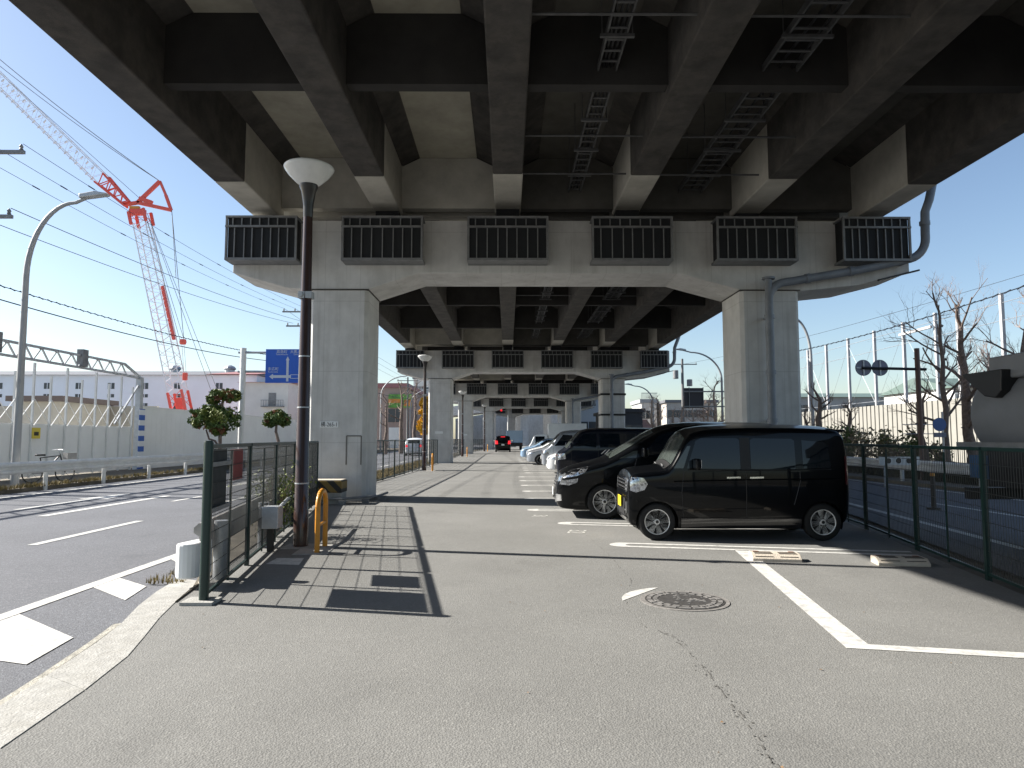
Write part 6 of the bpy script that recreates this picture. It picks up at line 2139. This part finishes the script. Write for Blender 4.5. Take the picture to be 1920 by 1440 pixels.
facade('small_house', 'small cream house with a tiled roof in front of the far bare trees', rx(1197, 84), rx(1216, 84), 84, 6, 2.8, mat('cream', (0.62, 0.52, 0.38), 0.8), mat('tile_red', (0.33, 0.15, 0.10), 0.8), [rx(1203, 84)], [(1.6, 1)], (0.7, 0.8), 1.1, 'house')
t = facade('rooftop_house', 'white house with a roof terrace rail above the far bare trees', rx(1203, 130), rx(1232, 130), 130, 10, 8.2, BUILDW, BUILDG, [rx(1210, 130), rx(1220, 130)], [(6.0, 1)], (1.2, 1.5), 0.7, 'house', None, True)
b = MB()
for k in range(14):
    x = rx(1203, 130) + 0.22 * k
    b.box((x, 129.8, 8.91), (x + 0.06, 129.86, 10.0))
b.box((rx(1203, 130), 129.78, 10.0), (rx(1203, 130) + 3.0, 129.88, 10.1))
b.build('terrace_rail', DULLGALV, t)
facade('cream_block', 'pale block behind the bare trees right of the gantry sign', rx(1250, 125), rx(1345, 125), 125, 14, 8.0, mat('pale_block', (0.50, 0.46, 0.42), 0.8, var=0.05, scale=0.5), ROOFG, [rx(p, 125) for p in (1262, 1280, 1300, 1320, 1336)], [(6.0, 1), (3.0, 1)], (1.8, 1.3), 0.5, 'building', None, True)
t = thing('retaining_wall', 'pale concrete retaining wall closing the far end of the lane under the flyovers', 'wall')
MB().prism([(-14, -0.04), (26, -0.04), (26, 7.5), (8, 9.5), (-14, 6.0)], 'Y', 186, 188).build('wall_face', CONC, t)
MB().prism([(-14, 6.002), (8, 9.502), (26, 7.502), (26, 8.3), (8, 10.3), (-14, 6.8)], 'Y', 185.8, 188.2).build('parapet', CONC, t)
facade('far_block', 'long low white factory on the left horizon beyond the brown building', rx(560, 230), rx(760, 230), 230, 20, 11, BUILDW, ROOFG, [rx(580 + 14 * k, 230) for k in range(12)], [(8, 1), (4, 1)], (1.8, 1.6), 0.8, 'building', None, True)
facade('far_hall', 'long grey hall on the right horizon beyond the noise wall', 60, 150, 150, 30, 10.5, BUILDG, TEALR, [64 + 5 * k for k in range(17)], [(8, 1), (4.5, 1)], (2.4, 1.6), 1.8, 'building')
# traffic signal far down the lane
t = thing('traffic_signal', 'traffic signal showing red far down the lane', 'traffic light', (rx(953, 112), 112, 0))
MB().tube([(0, 0, 0), (0, 0, 6.2)], 0.1, 10).build('post', GALV, t, smooth=True)
MB().tube([(0, 0, 6.0), (-1.6, -0.0, 6.1)], 0.05, 8).build('arm', GALV, t, smooth=True)
hd = MB().box((-2.2, -0.15, 5.75), (-0.9, 0.1, 6.4)).build('signal_head', TRIM, t, bevel=0.03)
MB().lathe([(0, -0.17), (0.17, -0.17), (0.17, -0.152), (0, -0.152)], (-1.12, 0, 6.07), 16, 'Y').build('red_lamp', TAIL, hd)
# blue truck queued beyond the black minivan
t = thing('queued_truck', 'blue and white truck queued beyond the black minivan', 'truck', (0.9, 93.0, 0))
MB().box((-1.1, 0, 0.5), (1.1, 5.6, 0.95)).build('chassis', TRIM, t)
MB().box((-1.1, 0.1, 0.96), (1.1, 3.4, 2.6)).build('cargo_box', CARL, t, bevel=0.05)
MB().prism([(3.55, 0.7), (5.6, 0.7), (5.6, 1.4), (5.2, 2.5), (3.55, 2.5)], 'X', -1.05, 1.05).build('cab', CARW, t, bevel=0.06)
for y in (0.9, 4.7):
    for sg in (-1, 1):
        MB().lathe([(0.25, sg * 1.02), (0.45, sg * 1.0), (0.45, sg * 0.75), (0.25, sg * 0.72)], (0, y, 0.45), 18, 'X').build('wheel', TYRE, t, smooth=40)
for sg in (-1, 1):
    MB().box((sg * 0.9 - 0.12, -0.03, 0.75), (sg * 0.9 + 0.12, -0.002, 0.9)).build('tail_light', TAILR, t)
